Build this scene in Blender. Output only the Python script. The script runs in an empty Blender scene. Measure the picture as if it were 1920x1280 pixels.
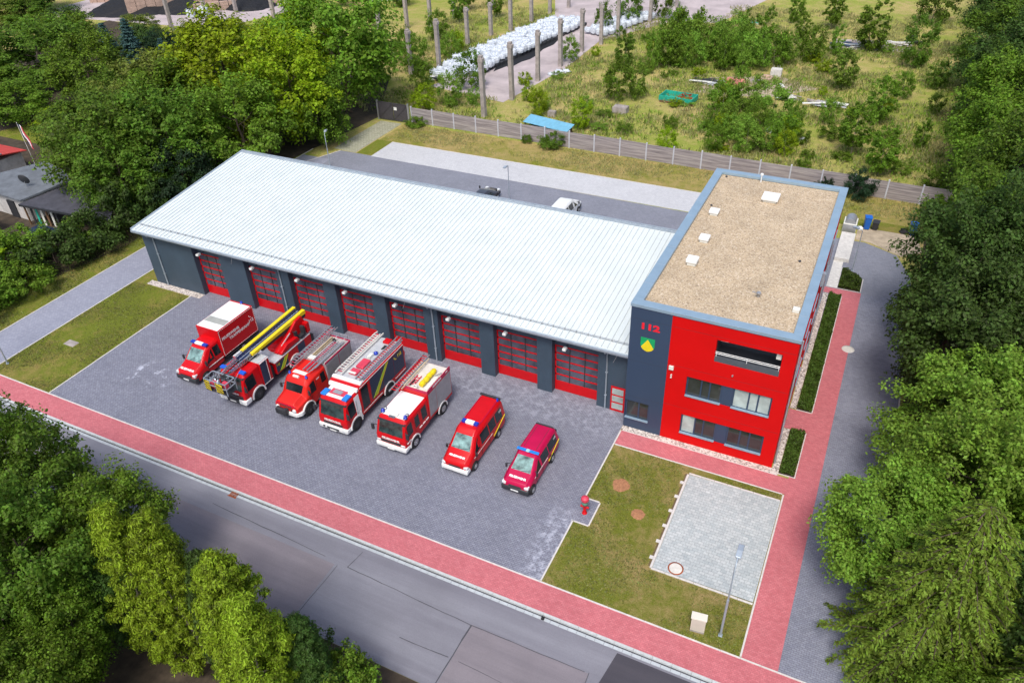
import bpy, bmesh, math, random
import numpy as np
from mathutils import Vector, Matrix
random.seed(7)
SC = bpy.context.scene
COL = SC.collection
R_ = math.radians

# ---------------------------------------------------------------- camera
YAW, PIT, ROL, FPX = -0.4744, 0.6322, -0.0398, 1442.1
fw = Vector((math.sin(YAW)*math.cos(PIT), math.cos(YAW)*math.cos(PIT), -math.sin(PIT)))
rt = Vector((math.cos(YAW), -math.sin(YAW), 0)); up = rt.cross(fw)
r2 = rt*math.cos(ROL)+up*math.sin(ROL); u2 = up*math.cos(ROL)-rt*math.sin(ROL)
cd = bpy.data.cameras.new("camera"); cam = bpy.data.objects.new("camera", cd); COL.objects.link(cam)
m = Matrix((r2, u2, -fw)).transposed().to_4x4(); m.translation = Vector((11.178, -37.85, 35.837))
cam.matrix_world = m
cd.sensor_width = 36; cd.lens = FPX/1920*36; cd.clip_end = 3000; cd.clip_start = .5
SC.camera = cam
SC.cycles.diffuse_bounces = 6; SC.cycles.transmission_bounces = 6

# ---------------------------------------------------------------- sky, sun, exposure
SUN_EL, SUN_AZ = 58, 168          # azimuth measured clockwise from +Y
w = bpy.data.worlds.new("World"); SC.world = w; w.use_nodes = True
nt = w.node_tree; bg = nt.nodes["Background"]
sky = nt.nodes.new("ShaderNodeTexSky"); sky.sky_type = 'NISHITA'; sky.sun_disc = False
sky.sun_elevation = R_(SUN_EL); sky.sun_rotation = R_(SUN_AZ); sky.air_density = 1.0; sky.dust_density = 3.5; sky.ozone_density = 1.0
nt.links.new(sky.outputs[0], bg.inputs[0]); bg.inputs[1].default_value = .14
sd = bpy.data.lights.new("sun", 'SUN'); sd.energy = 1.9; sd.angle = R_(18); sd.color = (1, .97, .92)
so = bpy.data.objects.new("sun", sd); COL.objects.link(so)
sv = Vector((math.sin(R_(SUN_AZ))*math.cos(R_(SUN_EL)), math.cos(R_(SUN_AZ))*math.cos(R_(SUN_EL)), math.sin(R_(SUN_EL))))
so.rotation_euler = sv.to_track_quat('Z', 'Y').to_euler(); so.location = (0, -20, 60)
SC.view_settings.view_transform = 'Standard'; SC.view_settings.look = 'None'
SC.view_settings.exposure = 0.41; SC.view_settings.gamma = 1

# ---------------------------------------------------------------- materials
def S(r, g, b):
    f = lambda c: (c/255/12.92 if c/255 <= .04045 else ((c/255+.055)/1.055)**2.4)
    return (f(r), f(g), f(b), 1)
MATS = {}
class NB:
    def __init__(s, name):
        s.m = bpy.data.materials.new(name); s.m.use_nodes = True
        s.t = s.m.node_tree; s.b = s.t.nodes["Principled BSDF"]; s.out = s.t.nodes["Material Output"]
        s.tc = None
    def n(s, t, **k):
        d = s.t.nodes.new(t)
        for a, v in k.items():
            if a in d.inputs: d.inputs[a].default_value = v
            else: setattr(d, a, v)
        return d
    def l(s, a, b): s.t.links.new(a, b)
    def co(s):
        if not s.tc: s.tc = s.n("ShaderNodeTexCoord").outputs["Object"]
        return s.tc
    def noise(s, sc, det=3, rough=.6, vec=None):
        d = s.n("ShaderNodeTexNoise"); d.inputs["Scale"].default_value = sc; d.inputs["Detail"].default_value = det
        d.inputs["Roughness"].default_value = rough; s.l(vec or s.co(), d.inputs["Vector"]); return d.outputs["Fac"]
    def ramp(s, fac, stops):
        d = s.n("ShaderNodeValToRGB"); e = d.color_ramp.elements
        while len(e) < len(stops): e.new(.5)
        for i, (p, c) in enumerate(stops):
            e[i].position = p; e[i].color = c if len(c) == 4 else (*c, 1)
        s.l(fac, d.inputs[0]); return d.outputs[0]
    def mix(s, fac, a, b, mode='MIX'):
        d = s.n("ShaderNodeMix"); d.data_type = 'RGBA'; d.blend_type = mode
        for sock, v in ((d.inputs[0], fac), (d.inputs[6], a), (d.inputs[7], b)):
            if hasattr(v, 'links'): s.l(v, sock)
            else: sock.default_value = v
        return d.outputs[2]
    def math(s, op, a, b=0.0):
        d = s.n("ShaderNodeMath"); d.operation = op
        for i, v in enumerate((a, b)):
            if hasattr(v, 'links'): s.l(v, d.inputs[i])
            else: d.inputs[i].default_value = v
        return d.outputs[0]
    def bump(s, h, st=.3, dist=.02):
        d = s.n("ShaderNodeBump"); d.inputs["Strength"].default_value = st; d.inputs["Distance"].default_value = dist
        s.l(h, d.inputs["Height"]); s.l(d.outputs[0], s.b.inputs["Normal"])
    def col(s, c):
        if hasattr(c, 'links'): s.l(c, s.b.inputs["Base Color"])
        else: s.b.inputs["Base Color"].default_value = c
    def set(s, **k):
        for a, v in k.items(): s.b.inputs[a.replace('_', ' ')].default_value = v

def plain(name, c, rough=.5, metal=0, coat=0, var=.12, sc=2.0, spec=None):
    b = NB(name); c = tuple(c)
    n = b.noise(sc, 4, .65)
    lo = tuple(v*(1-var) for v in c[:3])+(1,); hi = tuple(min(1, v*(1+var)) for v in c[:3])+(1,)
    b.col(b.ramp(n, [(.3, lo), (.7, hi)])); b.set(Roughness=rough, Metallic=metal, Coat_Weight=coat)
    if spec is not None: b.b.inputs["Specular IOR Level"].default_value = spec
    MATS[name] = b.m; return b.m
def paver(name, c1, c2, mortar, bw, bh, rough=.85, stain=None, var=.25, bumpst=.25, big=.25):
    b = NB(name)
    br = b.n("ShaderNodeTexBrick"); b.l(b.co(), br.inputs["Vector"])
    br.inputs["Color1"].default_value = c1; br.inputs["Color2"].default_value = c2; br.inputs["Mortar"].default_value = mortar
    br.inputs["Scale"].default_value = 1; br.inputs["Mortar Size"].default_value = .012; br.inputs["Mortar Smooth"].default_value = .3
    br.inputs["Brick Width"].default_value = bw; br.inputs["Row Height"].default_value = bh; br.inputs["Bias"].default_value = 0
    c = br.outputs["Color"]
    n1 = b.noise(.35, 5, .62); n2 = b.noise(2.6, 4, .7); n3 = b.noise(14, 2, .6)
    k = b.ramp(n1, [(.25, (1-big,)*3), (.75, (1+big*.8,)*3)]); c = b.mix(1, c, k, 'MULTIPLY')
    k = b.ramp(n2, [(.3, (1-var*.7,)*3), (.72, (1+var*.7,)*3)]); c = b.mix(1, c, k, 'MULTIPLY')
    k = b.ramp(n3, [(.3, (1-var,)*3), (.7, (1+var,)*3)]); c = b.mix(1, c, k, 'MULTIPLY')
    if stain: c = stain(b, c)
    b.col(c); b.set(Roughness=rough); b.bump(br.outputs["Fac"], -bumpst, .01)
    MATS[name] = b.m; return b.m
def lawn(name, greens, tans, scale=1.0, dry=.5, fine=22):
    b = NB(name)
    n1 = b.noise(.22*scale, 5, .65); n2 = b.noise(1.6*scale, 5, .75); n3 = b.noise(fine, 3, .8)
    g = b.ramp(n3, [(.28, greens[0]), (.52, greens[1]), (.78, greens[2])])
    t = b.ramp(n3, [(.28, tans[0]), (.55, tans[1]), (.8, tans[2])])
    f = b.math('ADD', b.math('MULTIPLY', n1, .55), b.math('MULTIPLY', n2, .45))
    f = b.ramp(f, [(dry-.07, (0, 0, 0)), (dry+.09, (1, 1, 1))])
    c = b.mix(f, g, t)
    b.col(c); b.set(Roughness=.95); b.b.inputs["Specular IOR Level"].default_value = .1
    b.bump(n3, .8, .06); MATS[name] = b.m; return b.m
def leafmat(name, c, hue=.03, val=.35, trans=.45):
    b = NB(name)
    oi = b.n("ShaderNodeObjectInfo"); ge = b.n("ShaderNodeNewGeometry")
    rnd = ge.outputs["Random Per Island"]
    hs = b.n("ShaderNodeHueSaturation"); hs.inputs["Color"].default_value = c
    h = b.math('ADD', b.math('MULTIPLY', b.math('SUBTRACT', rnd, .5), hue), b.math('MULTIPLY', b.math('SUBTRACT', oi.outputs["Random"], .5), hue*.8))
    b.l(b.math('ADD', h, .5), hs.inputs["Hue"])
    v = b.math('ADD', b.math('MULTIPLY', b.math('SUBTRACT', rnd, .5), val*1.3), b.math('MULTIPLY', b.math('SUBTRACT', oi.outputs["Random"], .5), val*.5))
    n = b.noise(.9, 2, .5); v = b.math('ADD', v, b.math('MULTIPLY', b.math('SUBTRACT', n, .5), val*1.2))
    b.l(b.math('ADD', v, 1.0), hs.inputs["Value"]); hs.inputs["Saturation"].default_value = 1.0
    b.col(hs.outputs[0]); b.set(Roughness=.55); b.b.inputs["Specular IOR Level"].default_value = .25
    tr = b.n("ShaderNodeBsdfTranslucent"); b.l(hs.outputs[0], tr.inputs[0])
    mx = b.n("ShaderNodeMixShader"); mx.inputs[0].default_value = trans
    b.l(b.b.outputs[0], mx.inputs[1]); b.l(tr.outputs[0], mx.inputs[2]); b.l(mx.outputs[0], b.out.inputs[0])
    MATS[name] = b.m; return b.m
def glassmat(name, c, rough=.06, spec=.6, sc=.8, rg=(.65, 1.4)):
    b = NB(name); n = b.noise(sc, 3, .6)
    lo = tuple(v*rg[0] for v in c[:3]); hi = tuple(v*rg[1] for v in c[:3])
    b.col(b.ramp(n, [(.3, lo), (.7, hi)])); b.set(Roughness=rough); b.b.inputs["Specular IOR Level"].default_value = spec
    MATS[name] = b.m; return b.m

RED = plain("red_paint", (.56, .003, .007, 1), .38, 0, .12, .08, 2, .3)
RED2 = plain("crimson_paint", (.46, .004, .060, 1), .38, 0, .12, .08, 2, .3)
REDO = plain("orange_red_paint", (.64, .016, .010, 1), .42, 0, .1, .08, 2, .3)
WHITE = plain("white_paint", (.82, .83, .82, 1), .4, 0, .2, .05)
OFFW = plain("off_white_plastic", (.70, .70, .64, 1), .5, 0, 0, .06)
BLACK = plain("black_rubber", (.012, .012, .014, 1), .75)
DARK = plain("dark_plastic", (.03, .032, .037, 1), .55)
NAVY = plain("navy_foil", (.018, .032, .075, 1), .35, 0, .2, .1)
ALU = plain("aluminium", (.42, .43, .45, 1), .42, .55, 0, .1)
STEEL = plain("galvanised_steel", (.40, .46, .52, 1), .45, .35, 0, .12)
SILV = plain("grey_roof_deck", (.50, .52, .54, 1), .55, .1, 0, .14, 3)
YEL = plain("signal_yellow", (.80, .62, .01, 1), .4, 0, .2, .07)
LIME = plain("lime_yellow", (.45, .60, .02, 1), .4, 0, .1, .1)
GREEN = plain("emblem_green", (.005, .34, .11, 1), .45)
BLUE = plain("blue_lens", (.01, .04, .42, 1), .15, 0, .6, .15)
SKYB = plain("sky_blue_lens", (.02, .22, .75, 1), .2, 0, .5, .1)
PINK = plain("pink_red_plastic", (.62, .05, .09, 1), .5, 0, 0, .15)
LAMPW = plain("clear_lamp_glass", (.75, .78, .78, 1), .12, .1, .5, .15, 6)
WSCR = glassmat("windscreen_glass", (.12, .20, .19), .05, .8, 1.6, (.25, 2.6))  # pale blotches in the colour stand in for reflections on the glass
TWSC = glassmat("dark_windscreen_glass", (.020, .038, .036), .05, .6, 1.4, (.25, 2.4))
GLASS = glassmat("dark_window_glass", (.012, .018, .022), .05, .6)
PANE = glassmat("hall_door_glass", (.080, .082, .108), .08, .45, .7, (.55, 1.5))
BPANE = glassmat("office_window_glass", (.035, .04, .04), .06, .6)
PALE = glassmat("blind_behind_glass", (.36, .42, .40), .15, .5)
CHROME = plain("chrome", (.6, .6, .6, 1), .2, .9)
WOODB = plain("brown_wood", (.16, .09, .045, 1), .8, 0, 0, .3, 5)
SHED = plain("bituminous_felt", (.13, .145, .165, 1), .8, 0, 0, .25, 1.2)
SHED2 = plain("dark_bituminous_felt", (.055, .055, .07, 1), .8, 0, 0, .35, 1.5)
PLASTER = plain("dirty_white_plaster", (.52, .50, .48, 1), .9, 0, 0, .2, 1.5)
CONC = plain("weathered_concrete", (.34, .30, .28, 1), .9, 0, 0, .3, 1.3)
CONCL = plain("pale_concrete", (.60, .58, .55, 1), .9, 0, 0, .16, 4)
COAL = plain("black_coal", (.006, .007, .010, 1), .8, 0, 0, .5, 3)
BAG = plain("white_woven_bag", (.58, .63, .69, 1), .7, 0, 0, .12, 2)
TANW = plain("pinkish_concrete_block", (.45, .32, .25, 1), .9, 0, 0, .2, 1.2)
BARK = plain("bark", (.085, .062, .045, 1), .95, 0, 0, .4, 6)
BARKL = plain("pale_twig_bark", (.22, .19, .14, 1), .9, 0, 0, .3, 6)
SOIL = plain("dark_soil", (.055, .040, .026, 1), .97, 0, 0, .55, 1.1)
SAND = plain("sandy_soil", (.40, .33, .24, 1), .95, 0, 0, .3, 1.2)
RUST = plain("rusty_steel", (.30, .07, .02, 1), .85, 0, 0, .4, 3)
TURQ = plain("turquoise_paint", (.02, .36, .26, 1), .6, 0, 0, .25, 3)
BLUER = plain("light_blue_sheet", (.16, .40, .55, 1), .45, 0, 0, .12)
BINB = plain("blue_bin_plastic", (.01, .12, .50, 1), .45)
MANH = plain("manhole_concrete", (.62, .60, .55, 1), .85, 0, 0, .12, 5)
ROOFR = plain("red_roof_sheet", (.50, .05, .04, 1), .7, 0, 0, .2)
ROOFW = plain("white_coated_roof", (.635, .69, .69, 1), .45, 0, .1, .04, .5)
SEAM = plain("shaded_roof_seam", (.565, .615, .625, 1), .45, .1, 0, .08, .5)  # darker tone paints in rib shading that the soft light leaves out
COPING = plain("bluish_coping_metal", (.30, .42, .52, 1), .38, .3, 0, .08, 1)
def _clad(name, c, sc):
    b = NB(name); wv = b.n("ShaderNodeTexWave"); wv.wave_type = 'BANDS'; wv.bands_direction = 'Z'; wv.wave_profile = 'SIN'
    wv.inputs["Scale"].default_value = sc; b.l(b.co(), wv.inputs["Vector"])
    n = b.noise(.6, 4, .6)
    cc = b.ramp(n, [(.3, tuple(v*.88 for v in c)), (.7, tuple(v*1.12 for v in c))])
    b.col(b.mix(1, cc, b.ramp(wv.outputs["Fac"], [(0, (.78,)*3), (.5, (1.05,)*3)]), 'MULTIPLY'))
    b.set(Roughness=.5); b.bump(wv.outputs["Fac"], .6, .03); return b.m
CLAD = _clad("ribbed_slate_cladding", (.046, .074, .108), 3.2)
FAC_N = plain("navy_facade_panel", (.030, .055, .105, 1), .5, 0, .1, .05, .3)
FAC_R = plain("red_facade_panel", (.60, .0015, .002, 1), .6, 0, 0, .06, .35, .2)
def gravel(name, cols, sc):
    b = NB(name); v = b.n("ShaderNodeTexVoronoi"); v.inputs["Scale"].default_value = sc; b.l(b.co(), v.inputs["Vector"])
    sp = b.n("ShaderNodeSeparateColor"); b.l(v.outputs["Color"], sp.inputs[0])
    c = b.ramp(sp.outputs[0], [(i/(len(cols)-1), k) for i, k in enumerate(cols)])
    c = b.mix(1, c, b.ramp(b.noise(.5, 4, .6), [(.3, (.88,)*3), (.7, (1.1,)*3)]), 'MULTIPLY')
    b.col(c); b.set(Roughness=.95); b.bump(v.outputs["Distance"], -.7, .03); return b.m
GRAVEL = gravel("roof_gravel", [S(132, 114, 94), S(180, 160, 132), S(192, 172, 144), S(170, 150, 122), S(208, 194, 172)], 15)
GRAVEL2 = gravel("grey_pebbles", [S(110, 100, 98), S(190, 180, 170), S(220, 212, 205), S(150, 138, 132)], 11)
def st_court(b, c):
    sx = b.n("ShaderNodeSeparateXYZ"); b.l(b.co(), sx.inputs[0])
    def box(a, x0, x1, s):
        p = b.n("ShaderNodeMapRange"); p.interpolation_type = 'SMOOTHSTEP'; b.l(a, p.inputs[0])
        p.inputs[1].default_value = x0-s; p.inputs[2].default_value = x0+s
        q = b.n("ShaderNodeMapRange"); q.interpolation_type = 'SMOOTHSTEP'; b.l(a, q.inputs[0])
        q.inputs[1].default_value = x1-s; q.inputs[2].default_value = x1+s; q.inputs[3].default_value = 1; q.inputs[4].default_value = 0
        return b.math('MULTIPLY', p.outputs[0], q.outputs[0])
    n = b.ramp(b.noise(1.9, 6, .75), [(.47, (0, 0, 0)), (.66, (1, 1, 1))])
    X, Y = sx.outputs[0], sx.outputs[1]
    m1 = b.math('MULTIPLY', box(X, -1.4, .4, .5), box(Y, -14.5, -8.6, .8))
    m2 = b.math('MULTIPLY', box(X, -36.3, -32.6, .5), box(Y, -10.3, -8.0, .5))
    n2 = b.ramp(b.noise(1.1, 6, .7), [(.56, (0, 0, 0)), (.66, (1, 1, 1))])
    m3 = b.math('MULTIPLY', b.math('MULTIPLY', box(X, -24, 0, 1), box(Y, -1.6, 1.3, .5)), .35)
    a = b.math('ADD', b.math('MULTIPLY', n, b.math('ADD', b.math('MULTIPLY', m1, .75), m3)), b.math('MULTIPLY', n2, b.math('MULTIPLY', m2, .8)))
    return b.mix(a, c, S(196, 200, 214))
COURT = paver("forecourt_paving", S(120, 122, 136), S(136, 138, 150), S(86, 89, 104), .24, .12, .8, st_court, .16, .25, .11)
DRIVE = paver("driveway_paving", S(124, 127, 141), S(138, 141, 153), S(100, 102, 118), .24, .12, .8, None, .16, .2, .14)
LANE = paver("lane_paving", S(138, 141, 156), S(150, 153, 167), S(122, 125, 142), .3, .15, .8, None, .1, .15, .1)
YARD = paver("rear_yard_paving", S(124, 127, 138), S(136, 138, 148), S(110, 113, 126), .24, .12, .8, None, .12, .15, .12)
STALL = paver("pale_parking_paving", S(184, 185, 188), S(196, 197, 199), S(168, 169, 174), .24, .16, .85, None, .07, .15, .07)
PADP = paver("pale_pad_paving", S(166, 174, 176), S(186, 191, 191), S(140, 147, 149), .3, .2, .85, None, .12, .2, .09)
PINKP = paver("red_paver_walk", S(184, 99, 106), S(198, 116, 122), S(172, 95, 100), .2, .1, .85, None, .12, .2, .1)
GRIDP = paver("grass_grid_paving", S(150, 150, 128), S(168, 165, 146), S(70, 84, 40), .42, .3, .9, None, .15, .3, .1)
LAWN = lawn("mown_lawn", (S(66, 74, 22), S(110, 116, 42), S(140, 142, 72)), (S(118, 100, 56), S(156, 138, 92), S(186, 168, 128)), 1.1, .525)
LAWN2 = lawn("verge_grass", (S(66, 78, 22), S(110, 120, 42), S(142, 146, 70)), (S(114, 98, 52), S(150, 132, 80), S(176, 158, 106)), .8, .55)
REARL = lawn("dry_rear_grass", (S(74, 86, 24), S(122, 126, 48), S(152, 148, 78)), (S(122, 106, 60), S(166, 148, 96), S(192, 174, 124)), .7, .47, 12)
FIELD = lawn("dry_meadow", (S(90, 108, 38), S(140, 150, 66), S(170, 172, 94)), (S(138, 120, 74), S(182, 163, 110), S(206, 186, 140)), .42, .505, 9)
def _road(name, c, c2):
    b = NB(name); n1 = b.noise(.25, 5, .6); n2 = b.noise(30, 2, .7)
    mp = b.n("ShaderNodeMapping"); b.l(b.co(), mp.inputs[0]); mp.inputs["Scale"].default_value = (.05, .9, 1)
    n3 = b.noise(1.0, 5, .65, mp.outputs[0])
    k = b.mix(b.ramp(n3, [(.35, (0, 0, 0)), (.65, (1, 1, 1))]), c, c2)
    k = b.mix(1, k, b.ramp(n1, [(.3, (.9,)*3), (.7, (1.1,)*3)]), 'MULTIPLY')
    k = b.mix(1, k, b.ramp(n2, [(.3, (.9,)*3), (.7, (1.1,)*3)]), 'MULTIPLY')
    b.col(k); b.set(Roughness=.9); b.bump(n2, .2, .01); return b.m
ROAD = _road("road_asphalt", S(116, 115, 124), S(132, 132, 140))
ROADP = _road("brownish_asphalt_patch", S(118, 112, 118), S(133, 126, 131))
ROADD = _road("fresh_black_asphalt", S(62, 60, 68), S(74, 71, 78))
def _shutter(name, c, rough, metal, sc=5.2):
    b = NB(name); wv = b.n("ShaderNodeTexWave"); wv.wave_type = 'BANDS'; wv.bands_direction = 'Z'; wv.inputs["Scale"].default_value = sc; b.l(b.co(), wv.inputs["Vector"])
    n = b.noise(1.5, 4, .6); cc = b.ramp(n, [(.3, tuple(v*.85 for v in c)), (.7, tuple(v*1.15 for v in c))])
    b.col(b.mix(1, cc, b.ramp(wv.outputs["Fac"], [(0, (.62,)*3), (.35, (1.05,)*3)]), 'MULTIPLY')); b.set(Roughness=rough, Metallic=metal); b.bump(wv.outputs["Fac"], .4, .02); return b.m
SHUT = _shutter("slatted_shutter", (.44, .45, .47), .4, .45)
SHUTN = _shutter("navy_slatted_shutter", (.022, .038, .085), .35, 0)
KERB = plain("kerb_stone", S(186, 190, 190), .85, 0, 0, .12, 3)
GUT = plain("gutter_stone", S(176, 182, 186), .85, 0, 0, .12, 3)
EDGE = plain("edging_stone", S(204, 200, 196), .85, 0, 0, .12, 4)
TAR = plain("tar_seal", S(72, 72, 78), .8)
CONCY = plain("worn_concrete_yard", S(176, 164, 164), .9, 0, 0, .22, .25)
PLANK = None
def _plank():
    b = NB("weathered_plank_panel"); mp = b.n("ShaderNodeMapping"); b.l(b.co(), mp.inputs[0]); mp.inputs["Scale"].default_value = (.25, 1, 5)
    n = b.noise(1.4, 4, .6, mp.outputs[0])
    br = b.n("ShaderNodeTexWave"); br.wave_type = 'BANDS'; br.bands_direction = 'Z'; br.wave_profile = 'SAW'; br.inputs["Scale"].default_value = 1.75
    b.l(b.co(), br.inputs["Vector"])
    c = b.ramp(n, [(.28, S(116, 108, 112)), (.5, S(154, 146, 148)), (.75, S(190, 182, 180))])
    b.col(b.mix(1, c, b.ramp(br.outputs["Fac"], [(0, (.6,)*3), (.12, (1,)*3), (1, (1.03,)*3)]), 'MULTIPLY')); b.set(Roughness=.9)
    b.bump(br.outputs["Fac"], .5, .03); return b.m
PLANK = _plank()
POSTC = plain("fence_post_concrete", S(188, 190, 200), .85, 0, 0, .12, 3)
L_MED = leafmat("medium_green_leaves", (.120, .205, .020, 1), .025, .8)
L_DARK = leafmat("dark_green_leaves", (.076, .140, .026, 1), .025, .75)
L_MID = leafmat("mid_green_leaves", (.155, .265, .022, 1), .025, .8)
L_BRI = leafmat("bright_green_leaves", (.280, .390, .012, 1), .025, .7)
L_OLI = leafmat("olive_leaves", (.190, .255, .040, 1), .03, .65)
L_THU = leafmat("golden_green_leaves", (.285, .400, .026, 1), .02, 1.0)
L_BLU = leafmat("blue_green_needles", (.085, .175, .165, 1), .02, .6)
L_LAR = leafmat("yellowish_needles", (.195, .285, .032, 1), .03, .85)
L_NEE = leafmat("dark_needles", (.026, .062, .024, 1), .03, .6)
L_BIR = leafmat("birch_leaves", (.205, .335, .038, 1), .025, .75)
L_GRS = leafmat("meadow_grass_blades", (.36, .36, .14, 1), .05, .5)
L_LAWN = leafmat("lawn_blades", (.190, .210, .055, 1), .04, .8)
L_LAWD = leafmat("dry_lawn_blades", (.27, .235, .095, 1), .03, .5)
L_BED = leafmat("ground_cover_leaves", (.080, .130, .018, 1), .03, .9)

# ---------------------------------------------------------------- mesh helpers
class MB:
    def __init__(s): s.v = []; s.f = []; s.mi = []; s.sm = []
    def add(s, vs, fs, m=0, smooth=False):
        o = len(s.v); s.v += [tuple(p) for p in vs]
        for f in fs: s.f.append(tuple(i+o for i in f)); s.mi.append(m); s.sm.append(smooth)
        return s
    def box(s, x0, x1, y0, y1, z0, z1, m=0):
        return s.add([(x0, y0, z0), (x1, y0, z0), (x1, y1, z0), (x0, y1, z0), (x0, y0, z1), (x1, y0, z1), (x1, y1, z1), (x0, y1, z1)],
                     [(3, 2, 1, 0), (4, 5, 6, 7), (0, 1, 5, 4), (1, 2, 6, 5), (2, 3, 7, 6), (3, 0, 4, 7)], m)
    def prism(s, pts, z0, z1, m=0):            # XY polygon (ccw) from z0 to z1
        n = len(pts); vs = [(x, y, z0) for x, y in pts]+[(x, y, z1) for x, y in pts]
        fs = [tuple(range(n))[::-1], tuple(range(n, 2*n))]+[(i, (i+1) % n, n+(i+1) % n, n+i) for i in range(n)]
        return s.add(vs, fs, m)
    def prof(s, pts, x0, x1, m=0):             # YZ polygon extruded along X
        n = len(pts); vs = [(x0, y, z) for y, z in pts]+[(x1, y, z) for y, z in pts]
        fs = [tuple(range(n))[::-1], tuple(range(n, 2*n))]+[(i, (i+1) % n, n+(i+1) % n, n+i) for i in range(n)]
        return s.add(vs, fs, m)
    def tube(s, pts, r, n=6, m=0, r1=None):
        pts = [Vector(p) for p in pts]; k = len(pts); vs = []; fs = []
        for i, p in enumerate(pts):
            d = (pts[min(i+1, k-1)]-pts[max(i-1, 0)]).normalized()
            a = d.cross(Vector((0, 0, 1)) if abs(d.z) < .95 else Vector((1, 0, 0))).normalized(); b = d.cross(a)
            rr = r if r1 is None else r+(r1-r)*i/(k-1)
            for j in range(n):
                t = 2*math.pi*j/n; vs.append(p+a*(rr*math.cos(t))+b*(rr*math.sin(t)))
        for i in range(k-1):
            for j in range(n): fs.append((i*n+j, i*n+(j+1) % n, (i+1)*n+(j+1) % n, (i+1)*n+j))
        s.add(vs, fs, m, True); s.add(vs[:n], [tuple(range(n))[::-1]], m); s.add(vs[-n:], [tuple(range(n))], m); return s
    def lathe(s, prof, c, axis='z', n=16, m=0):   # prof: (radius, height) along axis
        vs = []; fs = []
        for r, h in prof:
            for j in range(n):
                t = 2*math.pi*j/n; a, b = r*math.cos(t), r*math.sin(t)
                p = (a, b, h) if axis == 'z' else ((h, a, b) if axis == 'x' else (b, h, a))
                vs.append((c[0]+p[0], c[1]+p[1], c[2]+p[2]))
        k = len(prof)
        for i in range(k-1):
            for j in range(n): fs.append((i*n+j, i*n+(j+1) % n, (i+1)*n+(j+1) % n, (i+1)*n+j))
        s.add(vs, fs, m, True); s.add(vs[:n], [tuple(range(n))[::-1]], m); s.add(vs[-n:], [tuple(range(n))], m); return s
    def bar(s, p0, p1, w, h, m=0):
        p0 = Vector(p0); p1 = Vector(p1); d = (p1-p0).normalized()
        a = d.cross(Vector((0, 0, 1)) if abs(d.z) < .95 else Vector((0, 1, 0))).normalized(); b = a.cross(d)
        vs = [p+a*(sx*w/2)+b*(sz*h/2) for p in (p0, p1) for sx, sz in ((-1, -1), (1, -1), (1, 1), (-1, 1))]
        return s.add(vs, [(3, 2, 1, 0), (4, 5, 6, 7), (0, 1, 5, 4), (1, 2, 6, 5), (2, 3, 7, 6), (3, 0, 4, 7)], m)
    def mesh(s, name):
        me = bpy.data.meshes.new(name); me.from_pydata(s.v, [], s.f)
        me.polygons.foreach_set("material_index", s.mi); me.polygons.foreach_set("use_smooth", s.sm)
        bm = bmesh.new(); bm.from_mesh(me); bmesh.ops.recalc_face_normals(bm, faces=bm.faces); bm.to_mesh(me); bm.free()
        return me
    def build(s, name, mats, parent=None, bevel=0, seg=2, loc=None, smooth=False):
        me = s.mesh(name)
        for mm in (mats if isinstance(mats, (list, tuple)) else [mats]): me.materials.append(mm)
        o = bpy.data.objects.new(name, me); COL.objects.link(o)
        if parent: o.parent = parent
        if loc: o.location = loc
        if bevel:
            md = o.modifiers.new("bevel", 'BEVEL'); md.width = bevel; md.segments = seg; md.limit_method = 'ANGLE'; md.angle_limit = R_(22)
            md.harden_normals = False
        if smooth:
            me.polygons.foreach_set("use_smooth", [True]*len(me.polygons)); me.set_sharp_from_angle(angle=R_(35))
        return o
def empty(name, loc=(0, 0, 0), rz=0):
    o = bpy.data.objects.new(name, None); COL.objects.link(o); o.location = loc; o.rotation_euler = (0, 0, rz); o.empty_display_size = .5; return o
def tag(o, label=None, cat=None, group=None, kind=None):
    if label: o["label"] = label
    if cat: o["category"] = cat
    if group: o["group"] = group
    if kind: o["kind"] = kind
    return o
def copy_tree(o, parent=None):
    c = o.copy(); COL.objects.link(c); c.parent = parent
    for ch in list(o.children): copy_tree(ch, c)
    return c
def struct(name, mb, mats): return tag(mb.build(name, mats), kind="structure")
def slab(name, pts, z, mat, z0=None): return struct(name, MB().prism(pts, z-.3 if z0 is None else z0, z), mat)
def rect(x0, x1, y0, y1): return [(x0, y0), (x1, y0), (x1, y1), (x0, y1)]
def text(name, s, size, mat, parent, loc, side='front', ext=.004, align='CENTER', tilt=0, sx=1.0, bold=.0):
    cu = bpy.data.curves.new("t", 'FONT'); cu.body = s; cu.size = size; cu.extrude = ext; cu.align_x = align; cu.align_y = 'CENTER'; cu.offset = bold
    cu.resolution_u = 2
    t = bpy.data.objects.new("t", cu); COL.objects.link(t)
    dg = bpy.context.evaluated_depsgraph_get(); me = bpy.data.meshes.new_from_object(t.evaluated_get(dg)); bpy.data.objects.remove(t)
    X, Y, Z = {'front': ((1, 0, 0), (0, 0, 1), (0, -1, 0)), 'right': ((0, 1, 0), (0, 0, 1), (1, 0, 0)), 'left': ((0, -1, 0), (0, 0, 1), (-1, 0, 0)),
               'top': ((1, 0, 0), (0, 1, 0), (0, 0, 1))}[side]
    M = Matrix((X, Y, Z)).transposed().to_4x4()
    if tilt: M = M @ Matrix.Rotation(tilt, 4, 'X')
    M = M @ Matrix.Diagonal((sx, 1, 1, 1))
    me.transform(Matrix.Translation(loc) @ M); me.materials.clear(); me.materials.append(mat); me.name = name
    o = bpy.data.objects.new(name, me); COL.objects.link(o); o.parent = parent; return o
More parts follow.
